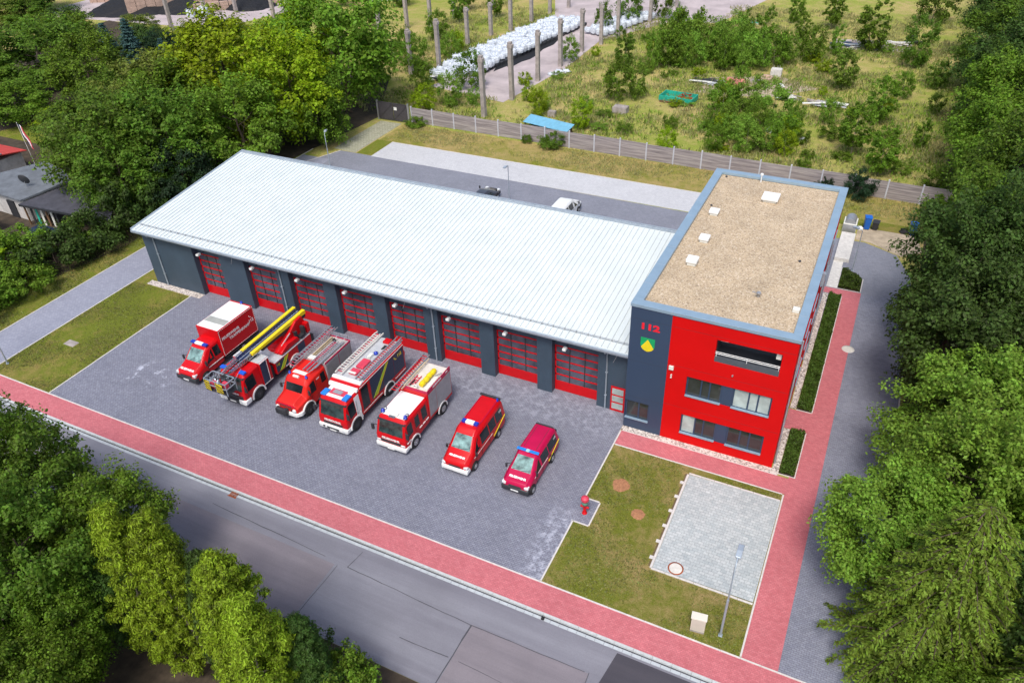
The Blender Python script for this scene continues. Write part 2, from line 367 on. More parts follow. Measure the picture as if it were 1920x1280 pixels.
# ================================================================ GROUND
g = MB()
g.add([(-900, -15.6, -.02), (900, -15.6, -.02), (900, 1400, -.02), (-900, 1400, -.02)], [(0, 1, 2, 3)])
g.add([(-900, -300, -.02), (900, -300, -.02), (900, -21.75, -.02), (-900, -21.75, -.02)], [(0, 1, 2, 3)])
struct("ground", g, FIELD)
slab("road", rect(-400, 400, -21.75, -15.6), -.12, ROAD, -.5)
# road repairs: sheets a few millimetres above the asphalt
struct("road_patch", MB().box(-2.2, 4.4, -21.74, -17.75, -.3, -.112), ROADP)
struct("road_patch", MB().prism([(4.45, -21.74), (14, -21.74), (14, -16.1), (5.3, -16.1)], -.3, -.110), ROADD)
struct("road_patch", MB().box(-60, -11.2, -21.74, -17.6, -.3, -.113), ROADP)
seam = MB()
def crack(mb, pts, w=.05, z=-.106):
    for (x0, y0), (x1, y1) in zip(pts, pts[1:]):
        n = max(2, int(math.hypot(x1-x0, y1-y0)/.8)); pp = []
        for i in range(n+1):
            t = i/n; pp.append((x0+(x1-x0)*t+random.uniform(-.02, .02), y0+(y1-y0)*t+random.uniform(-.02, .02)))
        for a, b in zip(pp, pp[1:]):
            ww = w*random.uniform(.35, .85); mb.bar((*a, z), (*b, z), ww, .006)
crack(seam, [(-10.2, -16.2), (-10.4, -17.45), (-2.3, -17.8), (4.2, -17.75)]); crack(seam, [(-11.1, -21.7), (-11.0, -17.6)], .06)
crack(seam, [(-2.2, -17.8), (-2.3, -21.7)], .1); crack(seam, [(-5.3, -20), (-2.4, -19.9)], .07); crack(seam, [(4.4, -17.7), (4.4, -21.7)], .06)
crack(seam, [(-38, -17.0), (-34.5, -17.6), (-33.8, -17.1), (-36.8, -16.7)], .05); crack(seam, [(-21, -17.0), (-12, -17.35)], .05); crack(seam, [(-1.8, -19.9), (4.2, -20.1)], .03)
struct("road_seam", seam, TAR)
# kerb, gutter, walk
kb = MB(); gt = MB(); x = -120.0
while x < 60:
    kb.box(x+.008, x+.992, -15.72, -15.58, -.4, .012+random.uniform(-.004, .004)); x += 1
x = -120.0
while x < 60:
    gt.box(x+.01, x+.49, -15.97, -15.80, -.4, -.098+random.uniform(-.006, .006)); x += .5
struct("kerb", kb, KERB); struct("gutter", gt, GUT)
struct("gutter_bed", MB().box(-120, 60, -15.80, -15.72, -.4, -.112), TAR)
slab("pavement", rect(-120, 60, -15.58, -13.92), 0, PINKP)
ed = MB()
def edge(x0, y0, x1, y1, w=.09, z=.018, step=1.0):
    L = math.hypot(x1-x0, y1-y0); n = max(1, round(L/step)); dx, dy = (x1-x0)/L, (y1-y0)/L
    for i in range(n):
        a, b = i*L/n+.006, (i+1)*L/n-.006; zz = z+random.uniform(-.006, .006)
        ed.bar((x0+dx*a, y0+dy*a, zz-.1), (x0+dx*b, y0+dy*b, zz-.1), w, .2)
edge(-120, -13.88, 60, -13.88); edge(-40.06, -13.8, -40.06, .55); edge(.03, -13.8, .03, -9.15); edge(.08, -9.15, 1.03, -9.15); edge(1.03, -9.1, 1.03, -7.2)
edge(.98, -7.15, .03, -7.15); edge(.03, -7.1, .03, -.55); edge(.1, -1.97, 10.9, -1.97); edge(10.97, -13.8, 10.97, -2.0)
edge(-50.96, -13.8, -50.96, 32); edge(-46.86, -13.8, -46.86, 15); edge(16.68, -13.8, 16.68, 26); edge(.1, -.5, 10.3, -.5, .06)
edge(11.35, -.35, 11.35, 4.1, .06); edge(11.4, 6.35, 11.4, 22.3, .06); edge(10.35, 6.3, 11.4, 6.3, .06); edge(10.3, -.32, 11.4, -.32, .06); edge(10.9, 23.5, 12.7, 23.5, .06); edge(12.72, 23.5, 12.72, 25.8, .06); edge(10.85, 23.5, 10.85, 27.2, .06)
edge(-42.9, 37.25, -3, 37.25, .12); edge(-49.2, 28.5, -47.4, 32.7, .1)
struct("edging", ed, EDGE)
slab("forecourt", [(-40, -13.83), (-.02, -13.83), (-.02, -9.1), (.98, -9.1), (.98, -7.2), (-.02, -7.2), (-.02, 1.9), (-40, 1.9)], .004, COURT)
slab("lane", rect(-50.9, -46.92, -13.83, 30), .002, LANE)
slab("lawn", rect(-46.8, -40.12, -13.83, .45), .012, LAWN2)
slab("lawn", rect(-46.8, -44.9, .45, 15), .012, LAWN2)
slab("verge", rect(-58, -51.02, -13.83, 32), .010, LAWN2)
slab("lawn", [(.08, -13.83), (10.92, -13.83), (10.92, -2.02), (.08, -2.02), (.08, -7.1), (1.08, -7.1), (1.08, -9.2), (.08, -9.2)], .010, LAWN)
slab("footpath", rect(.08, 11.02, -1.92, -.53), .008, PINKP)
slab("footpath", rect(11.02, 12.8, -13.83, 23.4), .007, PINKP)
slab("footpath", rect(9.9, 11.02, 4.15, 6.25), .006, PINKP)
slab("footpath", rect(9.9, 11.02, 22.5, 23.4), .006, PINKP)
slab("driveway", rect(12.8, 16.62, -13.83, 23.4), .003, DRIVE)
slab("rear_yard", [(-49.1, 28.6), (-50.9, 30), (-50.9, 15.2), (12.72, 15.2), (12.72, 23.4), (16.62, 23.4), (16.4, 27.5), (15.0, 31.2), (12.2, 32.6), (-4, 32.45), (-47.3, 32.75)], -.004, YARD)
slab("parking_bay", rect(-42.9, -3.2, 32.6, 37.18), .006, STALL)
slab("rear_path", rect(10.0, 10.82, 23.5, 33.2), .012, CONCL)
slab("grid_path", [(-48.6, 33), (-45.3, 32.8), (-45.2, 43), (-48.4, 43)], .008, GRIDP)
slab("gravel_strip", rect(-.0, 10.35, -.47, -.003), .012, GRAVEL2)
slab("gravel_strip", rect(9.93, 10.33, -.003, 4.1), .012, GRAVEL2)
slab("gravel_strip", rect(9.93, 10.33, 6.35, 22.4), .012, GRAVEL2)
slab("gravel_strip", rect(-45.4, -39.05, .52, 1.19), .016, GRAVEL2)
slab("flower_bed", rect(10.36, 11.3, -.28, 4.1), .015, SOIL)
slab("flower_bed", rect(10.36, 11.36, 6.35, 22.4), .015, SOIL)
slab("flower_bed", [(10.9, 23.54), (12.68, 23.54), (12.66, 25.7), (12.1, 26.6), (10.9, 27.1)], .015, SOIL)
slab("sand_patch", [(11.3, 32.9), (12.6, 32.75), (15.4, 31.1), (17, 32.5), (16.5, 35.6), (11.3, 35.6)], .004, SAND)
slab("rear_lawn", rect(-44.8, 20, 37.32, 43.2), .006, REARL)
slab("rear_lawn", rect(-45.1, -42.98, 32.8, 37.32), .006, LAWN2)
slab("rear_lawn", rect(-3.1, 20, 35.65, 37.32), .006, LAWN2)
slab("woodland_floor", [(16.75, -13.83), (60, -13.83), (60, 160), (27, 160), (19, 60), (17.2, 44), (17.0, 28)], .002, SOIL)
slab("woodland_floor", [(-56.5, -13.83), (-55.4, -7), (-53.0, 4), (-52.4, 20), (-50.9, 32), (-49.5, 44), (-58, 60), (-130, 70), (-130, -13.83)], .014, SOIL)
slab("woodland_floor", rect(-120, 60, -90, -21.77), .004, SOIL)
slab("garden_lawn", [(-95, 20), (-82, 20), (-80, 32), (-90, 34)], .022, LAWN2)
slab("storage_yard", [(-49.5, 57.5), (-36.4, 55.0), (-34.2, 72), (-34.6, 88), (-26.5, 104), (-19, 104.5), (-14, 126), (-60, 128), (-48, 100), (-44, 80)], .006, CONCY)
slab("coal_yard", [(-150, 68), (-104, 72), (-98, 95), (-112, 98), (-150, 96)], .006, CONCY)
slab("bare_patch", [(-13.5, 68), (-4, 69), (2, 75), (-4, 79), (-13, 75)], .006, SAND)
slab("bare_patch", [(.5, 95), (12, 97), (12.5, 103), (1, 101)], .006, CONCY)
# pale square pad on the lawn with its rim of loose blocks
slab("paved_pad", [(5.35, -10.45), (10.88, -10.4), (10.9, -2.66), (5.35, -2.72)], .05, PADP)
pr = MB(); 
for i in range(10): pr.box(5.2, 5.33, -10.5+i*.78, -9.74+i*.78, -.2, .05)
for i in range(7): pr.box(5.3+i*.8, 6.08+i*.8, -2.66, -2.55, -.2, .05)
for i in range(7): pr.box(5.3+i*.8, 6.08+i*.8, -10.58, -10.47, -.2, .05)
for i in range(6): pr.box(4.98, 5.19, -9.9+i*1.25, -9.68+i*1.25, -.2, .05)
struct("pad_rim", pr, EDGE)
slab("rim_joint", rect(5.08, 5.2, -10.4, -2.7), .011, plain("bare_earth", S(104, 88, 62), .95, 0, 0, .3, 4))

def manhole(x, y, r, label, ring=RUST, z=.012):
    t = empty("manhole", (x, y, z)); tag(t, label, "manhole cover")
    MB().lathe([(r*1.22, -.1), (r*1.22, .006), (r*1.0, .008)], (0, 0, 0), n=28).build("frame_ring", ring, t)
    c = MB(); c.lathe([(r, -.1), (r, .018), (r*.9, .024)], (0, 0, 0), n=28)
    c.build("cover", MANH, t)
manhole(6.55, -10.0, .36, "round pale manhole cover with brick-red rim at the corner of the grey pad", z=.052)
manhole(12.75, 14.9, .38, "round pale manhole cover at the edge of the red path beside the driveway", EDGE, .01)
tag(MB().box(-.55, .55, -.32, .32, -.05, .03).box(-.47, .47, -.25, .25, .03, .04).build("access_cover", CONC, None, loc=(-43.9, -8.75, .01)), "small grey rectangular access cover in the lawn left of the forecourt", "access cover")
for (x, y, r, l) in ((1.7, -5.3, .55, "larger reddish earth ring in the lawn, nearer the tower"), (3.4, -7.1, .42, "smaller reddish earth ring in the lawn, nearer the street")):
    mb = MB(); vs = [(x, y, .045)]; n = 26
    for i in range(n):
        a = 2*math.pi*i/n; q = r*random.uniform(.9, 1.08); vs.append((x+q*math.cos(a), y+q*math.sin(a), .012))
    for i in range(n):
        a = 2*math.pi*i/n; q = r*.5*random.uniform(.85, 1.15); vs.append((x+q*math.cos(a), y+q*math.sin(a), .05))
    fs = [(1+i, 1+(i+1) % n, 1+n+(i+1) % n, 1+n+i) for i in range(n)]+[(0, 1+n+i, 1+n+(i+1) % n) for i in range(n)]
    tag(mb.add(vs, fs).build("earth_ring", plain("reddish_earth", S(158, 112, 80), .95, 0, 0, .35, 9)), l, "bare patch")
dr = MB()
for i in range(7): dr.box(-20.55+i*.085, -20.5+i*.085, -16.05, -15.62, -.118, -.085)
dr.box(-20.6, -19.95, -16.1, -16.05, -.118, -.083); dr.box(-20.6, -19.95, -15.66, -15.6, -.118, -.083)
tag(dr.build("street_drain", RUST), "rusty street drain grate in the gutter", "drain")
tag(MB().box(1.0, 1.16, -15.98, -15.82, -.1, .02).prism([(1.0, -15.98), (1.16, -15.98), (1.16, -15.82), (1.0, -15.82)], .02, .05).build("gutter_cap", BLACK, None, .02), "small black cap standing in the gutter below the lawn", "valve cap")

# ================================================================ HALL
hall = empty("vehicle_hall", (-22.4, 8, 0)); tag(hall, "long low slate-grey fire station hall with eight red doors and white metal roof", "building")
def hb(mb, name, mats, parent=hall, bevel=0, loc=None):
    o = mb.build(name, mats, parent, bevel)
    if parent is hall: o.location = (22.4, -8, 0)
    return o
DOORS = [(-39.0, -36.0), (-33.3, -30.0), (-28.7, -25.3), (-24.1, -20.7), (-19.5, -16.15), (-14.95, -11.5), (-10.35, -6.95), (-5.8, -2.4)]
SL = math.tan(R_(6.05))
ez = lambda y: 5.58+(y-.6)*SL
wl = MB()
xs = [-44.72]+[v for d in DOORS for v in d]+[-.003]
for i in range(0, len(xs), 2):
    a, b = xs[i], xs[i+1]; wl.prof([(1.2, -.1), (2.05, -.1), (2.05, ez(2.05)-.3), (1.2, ez(1.2)-.3)], a, b)
for a, b in DOORS: wl.prof([(1.72, 4.0), (2.04, 4.0), (2.04, ez(2.04)-.302), (1.72, ez(1.72)-.302)], a+.001, b-.001)
wl.prof([(2.06, -.1), (14.7, -.1), (14.7, ez(14.7)-.31), (2.06, ez(2.06)-.31)], -44.72, -44.42)
wl.box(-44.41, -.004, 14.4, 14.7, -.1, ez(14.4)-.31)
hb(wl, "wall", CLAD)
hb(MB().box(-44.4, -.005, 2.06, 14.38, -.05, .02), "hall_floor", CONC)
# roof with standing seams
rf = MB()
rf.prof([(.6, ez(.6)), (.6, ez(.6)-.26), (15.0, ez(15)-.26), (15.0, ez(15))], -44.9, -.03)
x = -44.9+.42
while x < -.2:
    rf.prof([(.62, ez(.62)-.01), (14.96, ez(14.96)-.01), (14.96, ez(14.96)+.06), (.62, ez(.62)+.06)], x-.02, x+.02, 1); x += .42
hb(rf, "roof", [ROOFW, SEAM])
tr_ = MB(); tr_.bar((-44.93, .56, ez(.56)-.08), (-44.93, 15.06, ez(15.06)-.08), .1, .36)
tr_.box(-44.98, -.02, 14.98, 15.12, ez(15)-.3, ez(15)+.10); tr_.box(-44.98, -.02, 14.72, 14.84, ez(15)+.0, ez(15)+.07)
hb(tr_, "roof_edge_trim", STEEL)
gu = MB(); gu.prof([(.44, ez(.6)-.16), (.48, ez(.6)-.26), (.58, ez(.6)-.26), (.598, ez(.6)-.05), (.44, ez(.6)-.05)], -44.9, -.02)
hb(gu, "gutter", STEEL)
sg = MB()
for k in (0, 1): sg.box(-44.7, -.2, 1.36, 1.385, ez(1.36)+.07+k*.09, ez(1.36)+.095+k*.09)
x = -44.4
while x < -.2: sg.box(x-.02, x+.02, 1.34, 1.40, ez(1.36), ez(1.36)+.2); x += .84
hb(sg, "snow_guard", ALU)
for x in (-43.3, -29.55, -15.35, -1.75):
    p = MB(); p.tube([(x, .52, ez(.6)-.25), (x, .62, ez(.6)-.42), (x, 1.12, ez(.6)-.62), (x, 1.12, .02)], .055, 8)
    for z in (1.2, 3.2): p.box(x-.08, x+.08, 1.06, 1.2, z, z+.05)
    hb(p, "downpipe", STEEL)
for a, b in DOORS:
    d = MB(); y0, y1 = 1.70, 1.78
    d.box(a+.02, b-.02, y0, y1, .02, .86)
    n = 5; hz = (4.0-.86)/n
    for k in range(1, n+1): d.box(a+.02, b-.02, y0, y1, .86+k*hz-.10, .86+k*hz)
    d.box(a+.02, a+.12, y0, y1, .86, 4.0-.11); d.box(b-.12, b-.02, y0, y1, .86, 4.0-.11)
    do = hb(d, "garage_door", RED)
    gl = MB(); mu = MB()
    for k in range(n): gl.box(a+.12, b-.12, y0+.03, y1-.02, .865+k*hz, .86+(k+1)*hz-.105)
    for t in (1/3, 2/3): mu.box(a+(b-a)*t-.035, a+(b-a)*t+.035, y0-.006, y1-.021, .865, 3.88)
    gl.build("glazing", PANE, do); mu.build("mullion", DARK, do)
    # things standing inside the hall, dimly seen: none; floodlight above each door
    fl = MB(); x = a+(b-a)*.30
    fl.bar((x, 1.70, 4.28), (x, 1.18, 4.36), .05, .05, 1); fl.box(x-.13, x+.13, .86, 1.22, 4.27, 4.43, 0); fl.box(x-.11, x+.11, .9, 1.18, 4.245, 4.27, 2)
    hb(fl, "floodlight", [WHITE, DARK, LAMPW], bevel=.015)
for x in (-33.7, -17.2, -.9):
    hb(MB().tube([(x, .58, ez(.6)-.30), (x-.25, .55, ez(.6)-.95)], .014, 5), "rod_aerial", ALU)
sdz = MB(); sdz.box(-1.38, -.36, 1.14, 1.19, .02, 2.15)
so_ = hb(sdz, "side_door", RED)
gl = MB()
for k in range(3): gl.box(-1.27, -.47, 1.125, 1.139, .22+k*.64, .22+k*.64+.5)
gl.build("glazing", PALE, so_)

# ================================================================ OFFICE TOWER
off = empty("office_tower", (4.9, 10, 0)); tag(off, "three-storey flat-roofed office tower with bright red and navy front", "building")
def ob(mb, name, mats, parent=off, bevel=0):
    o = mb.build(name, mats, parent, bevel)
    if parent is off: o.location = (-4.9, -10, 0)
    return o
X1, Y1, H = 9.87, 21.25, 10.0
def tiles(mb, x0, x1, z0, z1, holes, fn):
    gx = sorted({x0, x1, *[h[0] for h in holes], *[h[1] for h in holes]}); gz = sorted({z0, z1, *[h[2] for h in holes], *[h[3] for h in holes]})
    gx = [v for v in gx if x0 <= v <= x1]; gz = [v for v in gz if z0 <= v <= z1]
    for i in range(len(gx)-1):
        run = None
        for j in range(len(gz)-1):
            cx, cz = (gx[i]+gx[i+1])/2, (gz[j]+gz[j+1])/2
            inh = any(h[0] < cx < h[1] and h[2] < cz < h[3] for h in holes)
            if not inh: run = (run[0] if run else gz[j], gz[j+1])
            if (inh or j == len(gz)-2) and run: fn(mb, gx[i], gx[i+1], *run); run = None
            if inh: run = None
holesR = [(5.33, 9.10, 7.14, 8.74), (3.85, 9.06, 3.96, 5.50), (3.80, 9.06, .80, 2.38)]
holesN = [(.04, 1.67, .82, 2.36)]
fn = lambda mb, a, b, c, d: mb.box(a, b, 0, .35, c, d)
mb = MB(); tiles(mb, 0, 2.565, -.1, 9.78, holesN, fn); ob(mb, "navy_wall", FAC_N)
mb = MB(); tiles(mb, 2.57, X1, -.1, 9.72, holesR, fn); ob(mb, "red_wall", FAC_R)
mb = MB(); mb.box(2.57, X1, .004, .35, 9.72, 9.78)
mb.box(0, .3, .352, Y1, -.1, 9.78); mb.box(.3, X1, Y1-.3, Y1-.003, -.1, 9.78)
ob(mb, "side_wall", FAC_N)
# panel joints in the front
pj = MB()
for z in (2.9, 6.1, 8.95): pj.box(2.62, X1-.04, -.002, .004, z, z+.012)
for z in (2.75, 5.7, 8.95): pj.box(.04, 2.53, -.002, .004, z, z+.012)
ob(pj, "panel_joint", DARK)
# right side wall: red piers between dark window bands
RH = []
for k, z in enumerate((.8, 3.96, 7.1)):
    for j in range(6): RH.append((1.4+j*3.25, 1.4+j*3.25+2.3, z, z+1.6))
RH.append((4.3, 6.2, -.1, 2.5)); RH = [h for h in RH if not (h[2] < 1 and 3 < h[0] < 6 and h[3] < 2.45)]
mb = MB(); tiles(mb, .352, Y1-.31, -.1, 9.78, RH, lambda mb, a, b, c, d: mb.box(X1-.3, X1, a, b, c, d)); ob(mb, "right_wall", FAC_R)
for (a, b, c, d) in RH:
    fr = MB(); fr.box(X1-.16, X1-.04, a, b, c, c+.08); fr.box(X1-.16, X1-.04, a, b, d-.08, d); fr.box(X1-.16, X1-.04, a, a+.08, c+.08, d-.08); fr.box(X1-.16, X1-.04, b-.08, b, c+.08, d-.08); fr.box(X1-.16, X1-.04, (a+b)/2-.04, (a+b)/2+.04, c+.08, d-.08)
    f = ob(fr, "window", FAC_N); MB().box(X1-.11, X1-.09, a+.08, b-.08, c+.08, d-.08).build("pane", BPANE, f)
    MB().box(X1-.03, X1+.07, a, b, c-.06, c-.002).build("sill", COPING, f)
for y in (.45, 13.2):
    p = MB(); p.tube([(X1+.1, y, 9.7), (X1+.1, y, .05)], .055, 8); ob(p, "downpipe", STEEL)
ob(MB().box(X1+.02, X1+.22, 9.2, 9.5, 8.3, 9.2), "light_box", STEEL)
# roof
cp = MB()
cp.box(-.06, X1+.06, -.06, .56, 9.78, H); cp.box(-.06, X1+.06, Y1-.5, Y1+.06, 9.78, H); cp.box(-.06, .56, .56, Y1-.5, 9.78, H); cp.box(X1-.5, X1+.06, .56, Y1-.5, 9.78, H)
ob(cp, "parapet", COPING, bevel=.012)
cj = MB(); y = 2.5
while y < 20: cj.box(-.065, .565, y, y+.03, 9.79, H+.006); cj.box(X1-.505, X1+.065, y, y+.03, 9.79, H+.006); y += 2.5
x = 2.5
while x < 9: cj.box(x, x+.03, -.065, .565, 9.79, H+.006); cj.box(x, x+.03, Y1-.505, Y1+.065, 9.79, H+.006); x += 2.5
ob(cj, "coping_joint", STEEL)
ob(MB().box(.56, X1-.5, .56, Y1-.5, 9.4, 9.76), "gravel_roof", GRAVEL)
def vent(x, y, s, h, nm="roof_vent"):
    v = MB(); v.box(x-s*.8, x+s*.8, y-s*.8, y+s*.8, 9.76, 9.76+h*.5, 1); v.box(x-s, x+s, y-s, y+s, 9.76+h*.5, 9.76+h, 0); ob(v, nm, [WHITE, OFFW], bevel=.03)
vent(4.9, 17.5, .60, .40, "skylight"); vent(1.62, 13.7, .34, .38); vent(1.98, 9.5, .34, .42); vent(2.03, 6.2, .36, .48)
p = MB(); p.tube([(3.62, 20.4, 9.7), (3.62, 20.4, 10.35)], .05, 8); p.lathe([(.12, 0), (.12, .12)], (3.62, 20.4, 10.35)); ob(p, "vent_pipe", WHITE)
p = MB(); p.lathe([(.07, 0), (.07, .25), (.16, .27), (.12, .36)], (6.75, 3.9, 9.76), n=10); p.tube([(6.75, 3.9, 10.0), (6.4, 3.7, 10.2)], .03, 6); ob(p, "vent_pipe", ALU)
ob(MB().box(8.9, 9.3, 3.0, 3.35, 9.76, 10.02), "cable_box", OFFW, bevel=.02)
for x, y in ((.95, 20.4), (1.1, 15.0), (8.35, 9.2)): ob(MB().lathe([(.09, 0), (.09, .07), (.05, .1)], (x, y, 9.76), n=10), "roof_drain", DARK)
# front windows
def win(x0, x1, z0, z1, panes, pale=()):
    fr = MB(); y0, y1 = .10, .20
    fr.box(x0, x1, y0, y1, z0, z0+.09); fr.box(x0, x1, y0, y1, z1-.09, z1)
    xs = [x0+(x1-x0)*p for p in panes]
    for i, q in enumerate(xs):
        ww = .09
        a, b = (q, q+ww) if i == 0 else ((q-ww, q) if i == len(xs)-1 else (q-ww/2, q+ww/2))
        fr.box(a, b, y0, y1, z0+.09, z1-.09)
    f = ob(fr, "window", FAC_N)
    for i in range(len(xs)-1):
        MB().box(xs[i]+.05, xs[i+1]-.05, .14, .16, z0+.09, z1-.09).build("pane", PALE if i in pale else BPANE, f)
    MB().box(x0+.002, x1-.002, -.08, .098, z0-.0, z0+.05).build("sill", COPING, f)
    MB().box(x0+.3, x1-.3, .6, 1.1, z0-.3, z0+.25).build("desk", OFFW, f)
win(3.86, 6.08, 3.97, 5.49, (0, .42, .66, 1)); win(6.74, 9.05, 3.97, 5.49, (0, .42, .66, 1), (0, 1, 2))
win(3.81, 6.09, .81, 2.37, (0, .40, .64, 1), (0,)); win(6.78, 9.05, .81, 2.37, (0, .36, .62, 1)); win(.05, 1.66, .83, 2.35, (0, .56, 1), ())
ob(MB().box(6.085, 6.735, .06, .3, 3.97, 5.49), "spandrel_panel", FAC_N); ob(MB().box(6.095, 6.775, .06, .3, .81, 2.37), "spandrel_panel", FAC_N)
# dark-walled rooms behind the front windows
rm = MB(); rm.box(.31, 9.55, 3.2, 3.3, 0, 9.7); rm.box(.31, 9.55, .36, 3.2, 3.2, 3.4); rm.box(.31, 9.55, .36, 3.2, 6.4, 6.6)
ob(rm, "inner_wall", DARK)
# loggia
lg = MB(); lg.box(5.2, 9.25, 1.9, 2.0, 7.0, 9.0); lg.box(5.2, 5.32, .36, 1.9, 7.0, 9.0); lg.box(9.12, 9.25, .36, 1.9, 7.0, 9.0); lg.box(5.2, 9.25, .36, 2.0, 6.95, 7.1); lg.box(5.33, 9.1, .02, .3, 7.14, 7.5)
ob(lg, "balcony_recess", [plain("slate_lining", (.075, .088, .105, 1), .6)])
rl = MB()
for z in (7.72, 7.84): rl.tube([(5.34, .06, z), (9.09, .06, z)], .022, 6)
for x in (5.4, 7.2, 9.03): rl.tube([(x, .06, 7.4), (x, .06, 7.84)], .02, 6)
ob(rl, "balcony_rail", WHITE)
ob(MB().box(5.45, 5.95, .5, 1.0, 8.35, 8.73), "roller_box", OFFW, bevel=.02); ob(MB().box(8.75, 9.05, .2, .6, 8.2, 8.6), "roller_box", OFFW, bevel=.02)
ob(MB().box(2.68, 2.98, -.1, -.003, 5.74, 6.05), "siren_box", OFFW, bevel=.02)
for z in (5.16, 5.34): ob(MB().lathe([(.05, -.1), (.05, -.0)], (2.88, 0, z), 'y', 10), "door_bell", OFFW)
ob(MB().lathe([(.05, -.1), (.05, -.0)], (6.55, 0, 6.45), 'y', 10), "door_bell", ALU)
t = text("lettering", "112", .60, plain("sign_red", (.80, .012, .03, 1), .5), off, (1.24-4.9, -.012-10, 8.47), 'front', .008, bold=.028, sx=1.42)
em = MB(); em.add([(x, -.012, z) for x, z in ((.74, 7.66), (1.64, 7.66), (1.64, 7.05), (1.5, 6.8), (1.19, 6.62), (.88, 6.8), (.74, 7.05))]+[(x, -.001, z) for x, z in ((.74, 7.66), (1.64, 7.66), (1.64, 7.05), (1.5, 6.8), (1.19, 6.62), (.88, 6.8), (.74, 7.05))],
       [tuple(range(7)), tuple(range(13, 6, -1))]+[(i, (i+1) % 7, 7+(i+1) % 7, 7+i) for i in range(7)])
e = ob(em, "town_crest", GREEN)
pts = [(1.19, 7.56), (1.60, 6.93), (1.5, 6.79), (1.35, 6.69), (1.19, 6.64), (1.03, 6.69), (.88, 6.79), (.78, 6.93)]; n = len(pts)
em = MB(); em.add([(x, -.018, z) for x, z in pts]+[(x, -.0125, z) for x, z in pts], [tuple(range(n)), tuple(range(2*n-1, n-1, -1))]+[(i, (i+1) % n, n+(i+1) % n, n+i) for i in range(n)])
em.build("crest_triangle", YEL, e)
# ================================================================ VEHICLES (front at y=0 looking along -Y)
class Loft:
    def __init__(s, st): s.st = st
    def at(s, y):
        st = s.st
        if y <= st[0][0]: return st[0]
        for a, b in zip(st, st[1:]):
            if a[0] <= y <= b[0]:
                t = (y-a[0])/(b[0]-a[0]); return tuple(p+(q-p)*t for p, q in zip(a, b))
        return st[-1]
    def ring(s, y):
        y_, z0, zb, zt, wb, wt, r = s.at(y); zb = min(zb, zt-r*1.05)
        return [Vector(p) for p in ((-wb*.97, y, z0), (-wb, y, zb), (-wt, y, zt-r), (-(wt-r), y, zt), (wt-r, y, zt), (wt, y, zt-r), (wb, y, zb), (wb*.97, y, z0))]
    def body(s):
        mb = MB(); R = [s.ring(p[0]) for p in s.st]; n = 8
        vs = [p for r in R for p in r]; fs = []
        for i in range(len(R)-1):
            for j in range(n): fs.append((i*n+j, i*n+(j+1) % n, (i+1)*n+(j+1) % n, (i+1)*n+j))
        fs += [tuple(range(n))[::-1], tuple(range((len(R)-1)*n, len(R)*n))]
        return mb.add(vs, fs)
    def p(s, y, k, t): r = s.ring(y); return r[k].lerp(r[k+1], t)
    def panel(s, k, y0, y1, a, b, off=.008, mb=None, m=0, mirror=False):
        """raised patch on side k between stations y0,y1; a=(t0,t1) at y0, b=(t0,t1) at y1"""
        mb = mb or MB(); ys = sorted({y0, y1, *[q[0] for q in s.st if y0 < q[0] < y1]})
        top = []; bot = []; c = Vector((0, (y0+y1)/2, 1.2))
        for y in ys:
            f = (y-y0)/(y1-y0)
            for ta, tb in ((a[0], b[0]), (a[1], b[1])):
                t = ta+(tb-ta)*f; q = s.p(y, k, t); e = .02
                yy = min(max(y, y0+e), y1-e)
                nrm = (s.p(yy, k, min(1, t+.1))-s.p(yy, k, max(0, t-.1))).cross(s.p(yy+e, k, t)-s.p(yy-e, k, t)).normalized()
                if nrm.dot(q-c) < 0: nrm = -nrm
                top.append(q+nrm*off); bot.append(q-nrm*.012)
        n = len(ys); vs = top+bot; N = 2*n; fs = []
        for i in range(n-1): fs.append((2*i, 2*i+1, 2*i+3, 2*i+2)); fs.append((2*i, 2*i+2, N+2*i+2, N+2*i)); fs.append((2*i+1, N+2*i+1, N+2*i+3, 2*i+3))
        fs += [(0, N, N+1, 1), (2*n-2, 2*n-1, N+2*n-1, N+2*n-2)]
        if mirror: vs = [(-v[0], v[1], v[2]) for v in vs]
        return mb.add(vs, fs, m)
def veh(name, label, cx, yf, cat="fire engine", rz=0):
    t = empty(name, (cx, yf, .004), rz); return tag(t, label, cat, "emergency vehicles lined up on the forecourt" if yf < 0 else None)
def both(L, k, y0, y1, a, b, name, mat, t, off=.008):   # same patch on right (k 4..6) and left
    L.panel(k, y0, y1, a, b, off).build(name, mat, t); L.panel(k, y0, y1, a, b, off, mirror=True).build(name, mat, t)
